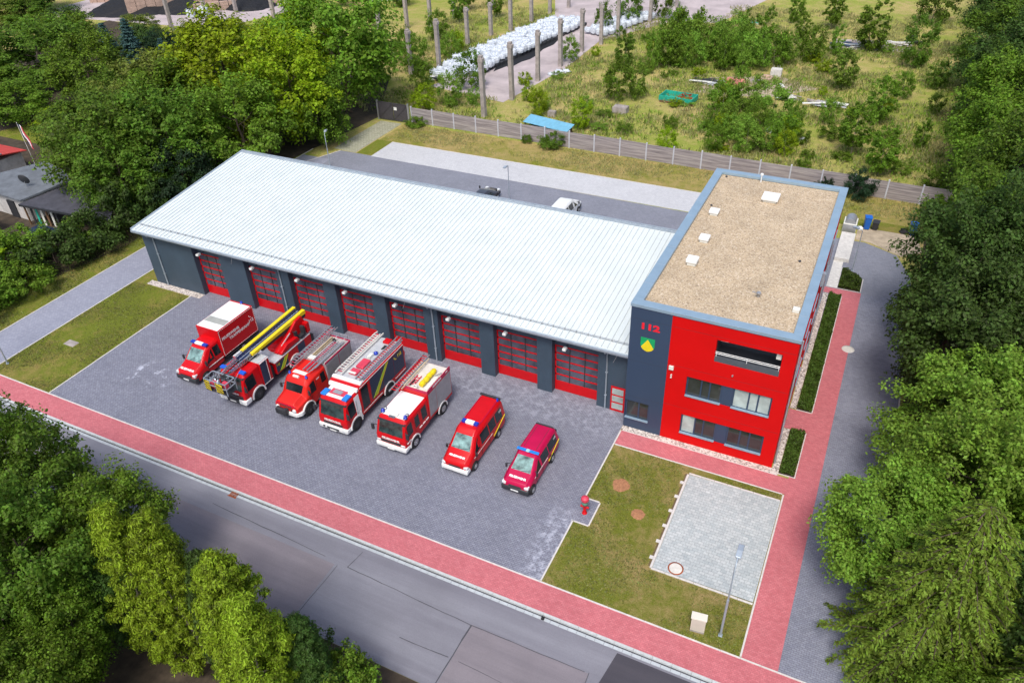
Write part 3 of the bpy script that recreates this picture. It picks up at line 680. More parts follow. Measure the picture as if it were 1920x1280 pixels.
def wheels(t, hw, ys, r, w=.26, rim=ALU, arch=None, archw=.09, well=True):
    for y in ys:
        for s in (-1, 1):
            x = s*(hw-w*.42)
            if well:
                wm = MB(); n = 18; R = r*1.17
                pts = [(y+R*math.cos(math.pi*i/n), r+R*math.sin(math.pi*i/n)*.95) for i in range(n+1)]
                pts = [(y+R, max(.22, r-.2))]+pts+[(y-R, max(.22, r-.2))]
                xa, xb = sorted((s*(hw-.3), s*(hw+.012))); wm.prof(pts, xa, xb); wm.build("wheel_arch", BLACK, t)
            if arch:
                fm = MB(); n = 14; R = r*1.15
                for i in range(n):
                    a0, a1 = math.pi*(-.04+1.08*i/n), math.pi*(-.04+1.08*(i+1)/n); xa, xb = sorted((s*(hw-.02), s*(hw+.045)))
                    q = [(y+rr*math.cos(a), r+rr*math.sin(a)*.96) for rr, a in ((R, a0), (R+archw, a0), (R+archw, a1), (R, a1))]; fm.prof(q, xa, xb)
                fm.build("mudguard", arch, t)
            tm = MB(); tm.lathe([(r*.5, -w/2), (r*.9, -w/2), (r, -w*.38), (r, w*.38), (r*.9, w/2), (r*.5, w/2)], (0, 0, 0), 'x', 22)
            to = tm.build("wheel", BLACK, t, loc=(x+s*.05, y, r))
            rm = MB(); o = s*(w/2+.004)
            pr_ = [(r*.58, 0), (r*.56, s*.02), (r*.46, -s*.06), (r*.2, -s*.05), (r*.18, s*.04), (r*.05, s*.05)]
            rm.lathe(pr_, (o, 0, 0), 'x', 16); rm.build("rim", rim, to)
def mirrors(t, hw, y, z, big=1.0, mat=DARK):
    for s in (-1, 1):
        m_ = MB(); m_.tube([(s*(hw-.08), y+.05, z+.12*big), (s*(hw+.12*big), y-.1, z+.14*big)], .035, 6); m_.box(s*(hw+.13*big)-.08*big, s*(hw+.13*big)+.08*big, y-.16, y-.05, z-.16*big, z+.2*big)
        m_.build("wing_mirror", mat, t, .02)
def beacon(t, x, y, z, r=.09, h=.2, mat=BLUE):
    o = MB().lathe([(r*1.1, 0), (r*1.1, .05), (r, .05), (r, h*.75), (r*.6, h), (.01, h)], (0, 0, 0), n=14).build("blue_beacon", [mat], t, loc=(x, y, z))
    MB().lathe([(r*1.25, -.03), (r*1.25, .02)], (0, 0, 0), n=14).build("beacon_base", DARK, o)
def lightbar(t, y, z, w, d=.26, h=.15, mid=WHITE, end=BLUE, endw=.3):
    o = MB().box(-w/2+endw, w/2-endw, y-d/2, y+d/2, z, z+h).build("light_bar", mid, t, .04)
    for s in (-1, 1):
        a, b = sorted((s*(w/2-endw+.003), s*w/2)); MB().box(a, b, y-d/2+.01, y+d/2-.01, z, z+h-.005).build("blue_lens", end, o, .04)
def ladder_mb(x, y0, y1, z0, z1, w=.42, rail=.045, step=.3, m=(0, 1), h=.07):
    mb = MB()
    for s in (-1, 1): mb.bar((x+s*w/2, y0, z0), (x+s*w/2, y1, z1), rail, h, m[0])
    n = int(abs(y1-y0)/step)
    for i in range(1, n):
        t_ = i/n; yy = y0+(y1-y0)*t_; zz = z0+(z1-z0)*t_; mb.bar((x-w/2+rail/2, yy, zz), (x+w/2-rail/2, yy, zz), .045, .045, m[1])
    return mb
def dashes(t, pts, mat, w=.03, step=.22, gap=.10, name="reflective_strip"):
    mb = MB()
    for a, b in zip(pts, pts[1:]):
        a, b = Vector(a), Vector(b); L = (b-a).length; n = max(1, int(L/step))
        for i in range(n):
            p = a+(b-a)*(i/n); q = a+(b-a)*((i+1)/n-gap/L); mb.bar(p, q, w, w)
    mb.build(name, mat, t)
def plate(t, y, z, w=.52): MB().box(-w/2, w/2, y-.012, y, z, z+.11).build("number_plate", WHITE, t)
def stripe(t, x, quad, mat, name="diagonal_stripe"):   # quad in (y,z) on a side wall at x
    n = len(quad); a, b = sorted((x-.004*(1 if x > 0 else -1), x+.006*(1 if x > 0 else -1)))
    MB().prof(quad, a, b).build(name, mat, t)
def handset(t, x, y, z, s, mat):
    mb = MB(); pts = [(x, y-s*.35, z+s*.45), (x, y-s*.5, z+s*.2), (x, y-s*.2, z-s*.25), (x, y+s*.15, z-s*.5), (x, y+s*.42, z-s*.42)]
    mb.tube(pts, s*.1, 5); mb.build("handset_symbol", mat, t)

def seams(t, hw, lines, name="door_seam"):   # dark gaps round doors: (y0,z0,y1,z1) on both sides
    for s in (-1, 1):
        for (y0, z0, y1, z1) in lines: MB().bar((s*(hw+.002), y0, z0), (s*(hw+.002), y1, z1), .016, .018).build(name, DARK, t)
# ---- 1 box van
def box_van():
    t = veh("box_truck", "red box van with white box roof, leftmost vehicle on the forecourt", -31.15, -8.72, "box van")
    L = Loft([(0, .36, .75, .92, .84, .70, .1), (.12, .3, .82, 1.06, .95, .84, .1), (.95, .3, 1.06, 1.36, 1.0, .88, .12), (1.72, .3, 1.18, 2.12, 1.0, .78, .12), (2.1, .3, 1.22, 2.33, 1.0, .80, .16), (2.98, .4, 1.22, 2.38, 1.0, .82, .16)])
    L.body().build("cab", RED, t, .03, smooth=True)
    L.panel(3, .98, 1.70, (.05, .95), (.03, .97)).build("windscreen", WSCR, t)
    both(L, 5, 1.42, 2.12, (.78, .99), (.16, .99), "side_window", GLASS, t); both(L, 5, 2.24, 2.82, (.16, .95), (.16, .95), "side_window", GLASS, t)
    b = MB().box(-.97, .97, -.07, .3, .28, .66).build("front_bumper", DARK, t, .06, smooth=True)
    MB().box(-.52, .52, -.03, .1, .68, .80).build("grille", DARK, t)
    for s in (-1, 1): MB().box(s*.8-.14, s*.8+.14, -.01, .3, .74, .96).build("headlight", LAMPW, t, .04)
    plate(t, -.072, .38)
    text("lettering", "FEUERWEHR", .24, WHITE, t, (0, .26, 1.135), 'top', .004, tilt=R_(20), bold=.01)
    lightbar(t, 1.98, 2.32, 1.55, .3, .16, WHITE, BLUE, .42); mirrors(t, 1.0, 1.25, 1.35)
    MB().box(-1.09, 1.09, 2.96, 6.8, .78, 3.1).build("cargo_box", RED, t, .03)
    MB().box(-1.03, 1.03, 3.02, 6.62, 3.1, 3.115).build("box_roof", WHITE, t)
    MB().box(-.98, .98, 3.75, 4.4, 3.116, 3.125).build("roof_light_panel", plain("grey_skylight", (.36, .37, .34, 1), .6), t)
    seams(t, 1.0, [(1.32, .5, 1.32, 1.2), (2.16, .5, 2.16, 1.25), (2.9, .5, 2.9, 1.25)])
    for k in (-.35, .3): MB().bar((k, .97, 1.40), (k+.42, 1.2, 1.62), .015, .02).build("wiper", BLACK, t)
    MB().box(-.85, .85, 2.9, 6.8, .5, .77).build("chassis", BLACK, t)
    MB().box(-.98, .98, 3.2, 6.9, .42, .60).build("side_guard", DARK, t, .03)
    x = 1.095
    dashes(t, [(x, 3.02, .84), (x, 6.74, .84), (x, 6.74, 3.03), (x, 3.02, 3.03), (x, 3.02, .84)], WHITE, .028, .17, .07)
    dashes(t, [(-x, 3.02, .84), (-x, 6.74, .84), (-x, 6.74, 3.03), (-x, 3.02, 3.03), (-x, 3.02, .84)], WHITE, .028, .17, .07)
    MB().bar((1.012, 1.4, .82), (1.012, 2.9, .82), .03, .05).build("reflective_strip", WHITE, t)
    for s, sd in ((1, 'right'), (-1, 'left')):
        xx = s*1.092; c = (lambda y: y) if s > 0 else (lambda y: 9.76-y)
        text("lettering", "FEUERWEHR", .33, WHITE, t, (xx, c(4.1), 2.22), sd, bold=.01); text("lettering", "TRAPPENKAMP", .33, WHITE, t, (xx, c(5.0), 1.86), sd, bold=.01)
        text("lettering", "112", .36, WHITE, t, (xx, c(6.32), 2.02), sd, bold=.01); handset(t, xx, c(6.3), 2.42, .2, WHITE)
    beacon(t, .1, 6.72, 3.12, .1, .18)
    MB().box(-1.05, 1.05, 6.8, 6.83, .85, 3.05).build("rear_door", RED, t); wheels(t, .98, (.98, 5.0), .34, .22, ALU)
box_van()

# ---- common forward-control cab
def cab(t, hw, yb, zt, roofmat, glass_y=(.16, .98), arch_w=WHITE, bodymat=RED, fw_y=1.35, base=.5):
    L = Loft([(0, base, 1.1, 1.28, hw-.10, hw-.14, .06), (.06, base-.05, 1.25, 1.42, hw-.02, hw-.08, .07), (.30, base-.05, 1.4, zt-.35, hw, hw-.10, .12), (.55, base-.05, 1.4, zt-.03, hw, hw-.10, .16), (yb, base+.1, 1.4, zt, hw, hw-.08, .16)])
    L.body().build("cab", bodymat, t, .035, smooth=True)
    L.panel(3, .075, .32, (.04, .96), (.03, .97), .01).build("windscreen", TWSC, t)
    seams(t, hw, [(.36, .95, .36, 1.5), (1.3, 1.15, 1.3, 2.3)])
    for k in (-.7, .1): MB().bar((k, .06, 1.45), (k+.55, .1, 1.56), .014, .02).build("wiper", BLACK, t)
    MB().box(-hw+.1, hw-.1, .27, .5, zt-.30, zt-.24).build("sun_visor", DARK, t, .02)
    if roofmat: L.panel(3, .60, yb-.02, (0, 1), (0, 1), .006).build("cab_roof", roofmat, t)
    return L
def ladder_truck():
    t = veh("ladder_truck", "red turntable ladder truck with yellow ladder beams and striped rescue basket", -26.08, -9.22)
    hw = 1.20; L = cab(t, hw, 1.9, 2.72, None)
    both(L, 5, .42, 1.28, (.14, 1.05), (.14, .98), "side_window", GLASS, t)
    MB().box(-1.0, 1.0, -.03, .02, .78, 1.1).build("grille", DARK, t)
    text("lettering", "FEUERWEHR", .2, WHITE, t, (.1, -.012, 1.2), 'front', bold=.008)
    for s in (-1, 1):
        MB().box(s*.9-.34, s*.9+.34, -.10, .55, .38, .80).build("front_bumper", WHITE, t, .08, smooth=True)
        MB().box(s*.93-.16, s*.93+.16, -.108, -.06, .5, .68).build("headlight", LAMPW, t, .02)
    MB().box(-.55, .55, -.08, .3, .36, .74).build("bumper_middle", DARK, t, .03); plate(t, -.09, .46)
    for s in (-1, 1): MB().box(s*.86-.24, s*.86+.24, .5, .84, 2.70, 2.86).build("blue_beacon", plain("deep_blue_lens", (.01, .10, .62, 1), .15, 0, .6), t, .05)
    mirrors(t, 1.22, .2, 1.75, 1.2)
    # equipment block behind the cab
    MB().box(-hw, hw, 1.93, 2.95, .72, 2.70).build("rear_cabin", RED, t, .04)
    MB().box(-hw+.05, hw-.05, 1.98, 2.95, 2.70, 2.735).build("cabin_roof", SILV, t)
    for s in (-1, 1):
        MB().box(s*(hw+.004)-.008, s*(hw+.004)+.008, 2.02, 2.62, .82, 2.62).build("roller_shutter", SHUTN, t)
        mb = MB(); x = s*(hw+.012); mb.bar((x, 2.66, .8), (x, 2.66, 2.68), .03, .03); mb.bar((x, 2.0, .79), (x, 2.9, .79), .03, .03); mb.bar((x, 1.98, 2.69), (x, 2.94, 2.69), .05, .05); mb.build("reflective_strip", WHITE, t)
    hs = MB()
    for k in range(9):
        a = -.42+k*.1; hs.tube([(a, 1.35+.03*(k % 3), 2.62), (a+.02, 1.7, 2.92+.04*(k % 2)), (a+.05, 2.2, 2.86), (a+.02, 2.7, 2.70), (a, 3.0, 2.2)], .04, 6)
    hs.build("hose_bundle", BLACK, t)
    # chassis, body and deck
    MB().box(-.5, .5, 1.9, 7.9, .5, .85).build("chassis", BLACK, t)
    MB().box(-1.0, 1.0, 2.96, 3.35, .7, 1.55).build("gearbox_bay", DARK, t, .04)
    MB().box(-hw, hw, 3.4, 7.55, .72, 1.72).build("body", RED, t, .03)
    MB().box(-hw, hw, 3.4, 7.55, 1.72, 1.76).build("deck", plain("pale_deck_plate", (.56, .57, .60, 1), .5, .1, 0, .1), t)
    for s in (-1, 1):
        x = s*(hw+.004)
        for (a, b) in ((3.45, 4.75), (5.95, 6.75)): MB().box(x-.008, x+.008, a, b, .84, 1.66).build("roller_shutter", SHUTN, t)
        stripe(t, s*(hw+.016), [(3.75, .84), (4.05, .84), (4.75, 1.66), (4.5, 1.66)], LIME); stripe(t, s*(hw+.016), [(4.1, .84), (4.22, .84), (4.92, 1.66), (4.8, 1.66)], YEL)
        text("lettering", "112", .26, YEL, t, (s*(hw+.016), 3.68, 1.45), 'right' if s > 0 else 'left')
    MB().box(-1.15, 1.15, 7.5, 7.9, .6, 1.5).build("rear_rack", DARK, t, .03)
    wheels(t, hw, (1.32, 5.45), .5, .3, DARK, WHITE, .12)
    # turntable
    tt = MB().lathe([(.92, 0), (.92, .10), (.75, .16), (.7, .3)], (0, 0, 0), n=26).build("turntable", RED, t, loc=(.05, 5.35, 1.76))
    c = MB(); c.prof([(-1.1, .12), (-.75, .12), (2.35, .12), (2.45, .75), (2.1, 1.55), (1.4, 1.5), (.2, .75), (-.9, .34)], .34, .74); c.prof([(-.75, .12), (2.35, .12), (2.45, .75), (2.1, 1.55), (1.4, 1.5), (.2, .75)], -.74, -.38)
    c.build("turret", RED, tt, .05, smooth=True)
    c = MB(); c.prof([(-1.1, .12), (1.1, .12), (.9, .5), (-.3, .62), (-1.0, .3)], .75, 1.12); c.build("side_cover", RED, tt, .06, smooth=True)
    c = MB(); c.box(.78, 1.14, 1.15, 1.75, .16, .35); c.box(.78, 1.14, 1.6, 1.8, .3, .95); c.box(.80, .95, .85, 1.1, .12, .85); c.tube([(.9, .9, .8), (.9, .7, 1.05), (1.1, .7, 1.05)], .03, 6); c.build("operator_seat", DARK, tt, .03)
    c = MB(); c.box(.7, 1.12, 2.0, 2.35, .15, 1.0); c.build("control_box", RED, tt, .04)
    mb = MB(); mb.bar((.752, -.55, .52), (.752, .55, .95), .02, .09); mb.build("reflective_strip", WHITE, tt)
    # ladder set: base beams yellow, inner sections silver
    ang = -.016
    Z = lambda y: 3.42+(8.15-y)*ang
    base = empty("ladder", (0, 0, 0)); base.parent = t
    for s in (-1, 1):
        a = MB(); x = .02+s*.45; a.prof([(8.15, Z(8.15)-.34), (8.15, Z(8.15)), (2.2, Z(2.2)), (2.2, Z(2.2)-.22)], x-.14, x+.14); a.build("ladder_beam", YEL, base, .02)
        a = MB(); a.prof([(8.1, Z(8.1)-.62), (8.1, Z(8.1)-.34), (3.2, Z(3.2)-.3), (3.2, Z(3.2)-.5)], x-.10, x+.10); a.build("lower_beam", DARK, base)
    a = MB()
    for k, (x0, zz) in enumerate(((-.23, -.1), (-.12, -.16), (0, -.2), (.12, -.16), (.23, -.1))): a.bar((.02+x0, 8.0, Z(8)+zz), (.02+x0, 1.4, Z(1.4)+zz), .05, .09, 1 if k == 2 else 0)
    y = 7.9
    while y > 1.5: a.bar((-.28, y, Z(y)-.2), (.32, y, Z(y)-.2), .04, .04, 1); y -= .3
    a.build("ladder_section", [plain("navy_rail", (.02, .03, .10, 1), .4), STEEL], base)
    a = MB()
    for k, (hw2, y1) in enumerate(((.40, .9), (.30, .2), (.22, -.2))):
        for s in (-1, 1):
            a.bar((.02+s*hw2, 2.6, Z(2.6)-.05-k*.05), (.02+s*hw2, y1, Z(y1)-.12-k*.08), .05, .06); a.bar((.02+s*hw2, 3.0, Z(3)-.4), (.02+s*hw2, y1, Z(y1)-.4), .05, .05)
            y = 2.5
            while y > y1+.3: a.bar((.02+s*hw2, y, Z(y)-.06-k*.05), (.02+s*hw2, y-.28, Z(y)-.4), .025, .025); y -= .28
        y = 2.6
        while y > y1: a.bar((.02-hw2, y, Z(y)-.38), (.02+hw2, y, Z(y)-.38), .035, .035); y -= .3
    a.build("ladder_section", CHROME, base)
    bk = MB(); bx = .97; bz = 2.02; yb0, yb1 = -1.12, -.22
    bk.box(-bx, bx, yb0, yb1, bz, bz+.05, 1)
    for z in (bz+.55, bz+1.0):
        for (p, q) in (((-bx, yb0), (bx, yb0)), ((bx, yb0), (bx, yb1)), ((-bx, yb0), (-bx, yb1)), ((-bx, yb1), (bx, yb1))): bk.bar((*p, z), (*q, z), .05, .05, 0)
    for (x, y) in ((-bx, yb0), (0, yb0), (bx, yb0), (-bx, yb1), (bx, yb1), (-.4, yb1), (.4, yb1)): bk.bar((x, y, bz), (x, y, bz+1.0), .045, .045, 0)
    bk.box(-.8, -.45, -.9, -.55, bz+.05, bz+.5, 2); bk.box(.5, .85, -.95, -.7, bz+.5, bz+.95, 2); bk.box(-.15, .2, -.45, -.25, bz+.4, bz+.8, 1)
    rb = random.Random(5)
    for k in range(22):
        p = (rb.uniform(-.85, .85), rb.uniform(-.98, -.3), bz+rb.uniform(.2, .9)); bk.bar(p, (p[0]+rb.uniform(-.35, .35), p[1]+rb.uniform(-.25, .25), p[2]+rb.uniform(-.2, .25)), rb.uniform(.04, .14), .05, rb.choice((1, 1, 1, 0, 2)))
    for k in range(7): bk.bar((-.9+k*.3, -.22, bz+.05), (-.9+k*.3, -.22, bz+1.0), .02, .02, 1)
    bk.tube([(-.5, -.3, bz+.9), (-.2, -.7, bz+1.05), (.3, -.6, bz+1.0), (.5, -.3, bz+.8)], .03, 6, 1); bk.tube([(.35, .2, bz+1.0), (.2, -.3, bz+1.1), (-.1, -.4, bz+.9)], .04, 6, 1)
    bs = bk.build("rescue_basket", [STEEL, DARK, PINK], base)
    for (a0, a1) in ((-.96, -.48), (.05, .66)):
        hp = MB(); hp.box(a0, a1, yb0-.05, yb0-.03, bz+.08, bz+.9); h = hp.build("hazard_panel", YEL, bs)
        hm = MB(); k = -2
        while k < 5:
            zl = bz+.08+k*.24; p = []
            wdt = a1-a0
            for (x, z) in ((a0, zl), (a0, zl+.10), (a1, zl+.10-wdt*.75), (a1, zl-wdt*.75)): p.append((x, min(max(z, bz+.085), bz+.895)))
            if abs(p[0][1]-p[1][1])+abs(p[2][1]-p[3][1]) > .02:
                hm.add([(x, yb0-.056, z) for x, z in p]+[(x, yb0-.049, z) for x, z in p], [(0, 1, 2, 3), (7, 6, 5, 4), (0, 4, 5, 1), (1, 5, 6, 2), (2, 6, 7, 3), (3, 7, 4, 0)])
            k += 1
        hm.build("hazard_stripe", BLACK, h)
    for s in (-1, 1): MB().tube([(s*.55, .9, Z(.9)-.45), (s*.7, .1, 2.6), (s*.75, -.22, 2.5)], .035, 6).build("basket_arm", CHROME, base)
ladder_truck()

# ---- 3 old round-bonnet engine
def old_engine():
    t = veh("old_fire_engine", "older orange-red fire engine with rounded bonnet and front winch", -21.55, -8.92)
    L = Loft([(.08, .80, 1.08, 1.32, .90, .80, .12), (.14, .70, 1.16, 1.46, .99, .88, .2), (.36, .62, 1.24, 1.57, 1.04, .90, .26), (1.1, .58, 1.38, 1.70, 1.10, .95, .28), (1.42, .56, 1.45, 2.28, 1.13, .95, .18), (1.7, .56, 1.5, 2.58, 1.15, 1.0, .26), (2.2, .56, 1.5, 2.70, 1.15, 1.02, .26), (3.5, .56, 1.5, 2.74, 1.15, 1.02, .24)])
    L.body().build("cab", REDO, t, .04, smooth=True)
    L.panel(3, 1.12, 1.40, (.0, 1), (.02, .98), .01).build("windscreen", GLASS, t)
    both(L, 5, 1.62, 2.15, (.14, .98), (.12, .98), "side_window", GLASS, t); both(L, 5, 2.85, 3.3, (.14, .9), (.14, .9), "side_window", GLASS, t)
    for s in (-1, 1):
        mb = MB(); n = 14; y, r = 1.12, .5; x0, x1 = sorted((s*.80, s*1.16))
        for i in range(n):
            a0, a1 = math.pi*(-.12+1.1*i/n), math.pi*(-.12+1.1*(i+1)/n)
            mb.prof([(y+rr*math.cos(a), r+rr*math.sin(a)) for rr, a in ((.57, a0), (.67, a0), (.67, a1), (.57, a1))], x0, x1)
        mb.build("mudguard", WHITE, t, .02)
        MB().lathe([(.15, .04), (.15, -.08), (.1, -.11), (.01, -.12)], (s*.72, .08, 1.0), 'y', 14).build("headlight", LAMPW, t)
        m_ = MB(); m_.box(s*1.05-.012, s*1.05+.012, 2.42, 2.72, 1.92, 2.22); m_.build("door_notice", WHITE, t)
    b = MB(); b.prof([(-.02, .5), (-.02, .82), (.2, .86), (.42, .82), (.42, .5)], -.92, .92)
    for s in (-1, 1): b.add([(s*.92, -.02, .5), (s*.92, -.02, .82), (s*1.16, .32, .82), (s*1.16, .32, .5), (s*.92, .42, .5), (s*.92, .42, .82), (s*1.16, .62, .82), (s*1.16, .62, .5)], [(0, 1, 2, 3), (4, 7, 6, 5), (1, 5, 6, 2), (0, 3, 7, 4), (2, 6, 7, 3), (0, 4, 5, 1)])
    b.build("front_bumper", WHITE, t, .05, smooth=True)
    wn = MB(); wn.lathe([(.05, -.4), (.2, -.38), (.2, -.3), (.15, -.28), (.15, .28), (.2, .3), (.2, .38), (.05, .4)], (-.25, -.14, .98), 'x', 14); wn.box(-.70, .2, -.26, .06, .60, .86); wn.box(.0, .26, -.32, .02, .76, 1.14); wn.box(-.66, -.5, -.3, .02, .8, 1.1); wn.build("front_winch", DARK, t, .02)
    MB().box(-.5, .5, .05, .12, .86, 1.26).build("grille", DARK, t, .02)
    for k in range(4): MB().box(-.46, .46, .03, .06, .90+k*.09, .93+k*.09).build("grille_bar", REDO, t)
    MB().box(-.86, .86, .06, .10, 1.33, 1.36).build("bonnet_trim", RED2, t)
    seams(t, 1.13, [(2.25, .75, 2.25, 2.3), (2.8, .75, 2.8, 2.3), (1.6, .8, 1.6, 1.7)])
    for s in (-1, 1): MB().bar((s*.35, 1.08, 1.73), (s*.35+.3, 1.25, 2.0), .015, .02).build("wiper", BLACK, t)
    beacon(t, -.72, 1.86, 2.60, .085, .2); beacon(t, .72, 1.86, 2.60, .085, .2)
    MB().box(-.55, .55, 1.95, 2.3, 2.69, 2.72).build("roof_plate", OFFW, t, .01)
    MB().box(-.3, .2, 1.62, 1.8, 2.56, 2.72).build("loudspeaker", OFFW, t, .04)
    MB().box(-1.15, 1.15, 3.52, 6.52, .66, 2.76).build("body", plain("grey_body_panel", (.40, .37, .39, 1), .45, .2, 0, .1), t, .04)
    MB().box(-1.02, 1.02, 3.6, 6.48, 2.76, 2.79).build("body_roof", plain("worn_roof_plate", (.50, .46, .44, 1), .6, .1, 0, .2), t)
    rr = MB()
    for s in (-1, 1): rr.bar((s*1.13, 3.5, 2.80), (s*1.13, 6.54, 2.80), .05, .09); rr.bar((s*1.155, 5.0, .7), (s*1.155, 5.0, 2.7), .014, .03)
    rr.bar((-1.13, 6.54, 2.80), (1.13, 6.54, 2.80), .05, .09)
    rr.build("roof_edge_trim", RED2, t)
    for s in (-1, 1):
        for (a, b_) in ((3.62, 4.95), (5.05, 6.42)): MB().box(s*1.153-.008, s*1.153+.008, a, b_, .85, 2.62).build("roller_shutter", SHUT, t)
    ladder_mb(-.78, 2.0, 7.35, 3.02, 3.02, .50, .05, .28, (0, 1)).build("roof_ladder", [ALU, PINK], t); ladder_mb(-.78, 2.4, 7.1, 3.16, 3.16, .40, .05, .28, (0, 0)).build("roof_ladder", [ALU], t)
    ladder_mb(.42, 2.2, 5.9, 2.98, 2.98, .34, .06, .2, (0, 1)).build("roof_ladder", [ALU, RED2], t)
    pp = MB()
    for k, x in enumerate((.78, .86, .94)): pp.tube([(x, 2.1+k*.3, 2.92+.02*k), (x, 6.0, 2.92+.02*k)], .035, 7)
    pp.tube([(-.25, 3.7, 2.9), (-.3, 6.3, 2.9)], .05, 7, 1); pp.tube([(-.12, 3.7, 2.88), (-.1, 6.3, 2.88)], .04, 7, 1); pp.build("suction_pipe", [ALU, plain("canvas_tan", (.42, .32, .18, 1), .9)], t)
    MB().box(-.4, .2, 3.5, 3.9, 2.79, 2.95).build("roof_box", OFFW, t, .03)
    rk = MB()
    for x in (.2, .9): rk.tube([(x, 6.1, 2.8), (x, 6.1, 3.1), (x, 6.6, 3.15), (x, 6.6, 2.6)], .025, 6)
    rk.tube([(.2, 6.6, 3.15), (.9, 6.6, 3.15)], .025, 6); rk.lathe([(.12, 0), (.12, .16)], (.1, 6.0, 2.85), n=10, m=1); rk.build("rear_rail", [ALU, BLACK], t)
    MB().box(-.9, .9, .5, 6.5, .45, .66).build("chassis", BLACK, t); mirrors(t, 1.1, 1.4, 1.8, 1.0)
    wheels(t, 1.12, (1.12, 5.2), .5, .28, DARK, None)
old_engine()

# ---- 4 big engine with navy shutters
def big_engine():
    t = veh("fire_engine", "red fire engine with navy shutters, lime diagonal stripe and white cab roof", -17.65, -8.72)
    hw = 1.20; L = cab(t, hw, 1.75, 2.78, WHITE)
    both(L, 5, .45, 1.15, (.14, 1.05), (.14, .96), "side_window", GLASS, t)
    MB().box(-.78, .78, -.03, .02, .80, 1.0).build("grille", DARK, t, .01)
    text("lettering", "FEUERWEHR", .24, WHITE, t, (0, -.014, 1.14), 'front', bold=.01)
    b = MB().box(-1.2, 1.2, -.11, .5, .36, .76).build("front_bumper", WHITE, t, .09, smooth=True)
    MB().box(-.5, .5, -.115, -.08, .46, .62).build("bumper_grille", DARK, b); MB().lathe([(.07, 0), (.07, -.05)], (-.72, -.11, .6), 'y', 12).build("fog_lamp", DARK, b)
    for s in (-1, 1):
        MB().box(s*.95-.17, s*.95+.17, -.118, -.06, .48, .64).build("headlight", LAMPW, t, .02)
        L.panel(5, 1.20, 1.72, (.02, 1), (.02, 1), .010, mirror=s < 0).build("pillar_strip", WHITE, t); L.panel(6, 1.20, 1.72, (0, .8), (0, .8), .010, mirror=s < 0).build("pillar_strip", WHITE, t)
        q = MB(); q.prof([(.52, 2.74), (.52, 2.90), (1.1, 2.90), (1.25, 2.78)], *sorted((s*.66, s*1.06))); q.build("blue_beacon", SKYB, t, .04)
    MB().box(-.62, .62, .86, 1.42, 2.785, 2.81).build("roof_hatch", PINK, t, .01); MB().box(-.38, .3, .95, 1.32, 2.81, 2.825).build("hatch_grille", plain("grey_hatch", (.28, .28, .31, 1), .6), t)
    mb = MB(); mb.prof([(1.55, 2.78), (1.62, 3.02), (2.02, 3.02), (2.02, 2.78)], -1.16, 1.16); mb.prof([(2.03, 2.8), (2.03, 3.2), (2.3, 3.24), (2.3, 2.8)], -1.18, 1.18)
    mb.build("wind_deflector", WHITE, t, .04)
    MB().box(-hw, hw, 1.78, 7.35, .62, 3.08).build("body", RED, t, .04)
    MB().box(-hw+.06, hw-.06, 2.32, 7.3, 3.08, 3.10).build("roof_deck", SILV, t)
    for s in (-1, 1):
        x = s*(hw+.004)
        MB().box(x-.008, x+.008, 1.95, 2.72, 1.0, 2.82).build("crew_window", GLASS, t)
        for (a, b_) in ((3.02, 4.45), (4.49, 5.9), (5.94, 7.2)): MB().box(x-.008, x+.008, a, b_, 1.12, 2.86).build("roller_shutter", SHUTN, t)
        xx = s*(hw+.016)
        stripe(t, xx, [(3.15, 1.13), (3.5, 1.13), (5.25, 2.85), (5.05, 2.85)], LIME); stripe(t, xx, [(3.52, 1.13), (3.72, 1.13), (5.36, 2.85), (5.27, 2.85)], YEL)
        mb = MB(); mb.bar((x+s*.01, 1.85, 2.96), (x+s*.01, 7.3, 2.96), .02, .03); mb.bar((x+s*.01, 1.85, .84), (x+s*.01, 4.2, .84), .02, .03); mb.bar((x+s*.01, 5.9, .84), (x+s*.01, 7.3, .84), .02, .03); mb.build("reflective_strip", WHITE, t)
        text("lettering", "112", .36, YEL, t, (xx, 6.72 if s > 0 else 6.5, 2.5), 'right' if s > 0 else 'left', bold=.01); handset(t, xx, 6.18, 2.5, .26, YEL)
    ladder_mb(-.86, 2.4, 7.6, 3.25, 3.25, .52, .06, .26, (0, 1), .12).build("roof_ladder", [OFFW, PINK], t); ladder_mb(-.86, 2.6, 7.3, 3.38, 3.38, .42, .05, .26, (0, 0), .08).build("roof_ladder", [OFFW], t)
    ladder_mb(.72, 2.4, 7.7, 3.22, 3.22, .34, .05, .24, (0, 1), .1).build("roof_ladder", [ALU, RED], t); ladder_mb(1.02, 2.5, 7.5, 3.22, 3.22, .16, .05, .3, (0, 1), .08).build("roof_ladder", [ALU, plain("mauve_strip", (.3, .08, .25, 1), .5)], t)
    MB().box(-.28, .36, 2.75, 3.35, 3.11, 3.28).build("roof_box", PINK, t, .05); MB().box(-.2, .42, 3.5, 4.5, 3.11, 3.32).build("roof_box", PINK, t, .06)
    MB().box(-.35, .3, 2.72, 2.9, 3.28, 3.31).build("roof_rail", OFFW, t)
    mb = MB(); mb.box(-.1, .15, 4.7, 5.2, 3.11, 3.3, 0); mb.lathe([(.14, 0), (.16, .16), (.05, .22)], (.2, 5.4, 3.12), n=12, m=1); mb.build("water_monitor", [OFFW, BLUE], t)
    mb = MB()
    for k in range(4): mb.tube([(.25+.08*k, 6.0+.1*k, 3.14), (.3+.08*k, 6.45, 3.2)], .045, 6)
    mb.build("coupling_rack", BLACK, t); MB().box(-.1, .45, 6.7, 7.2, 3.11, 3.28).build("roof_box", RED, t, .03)
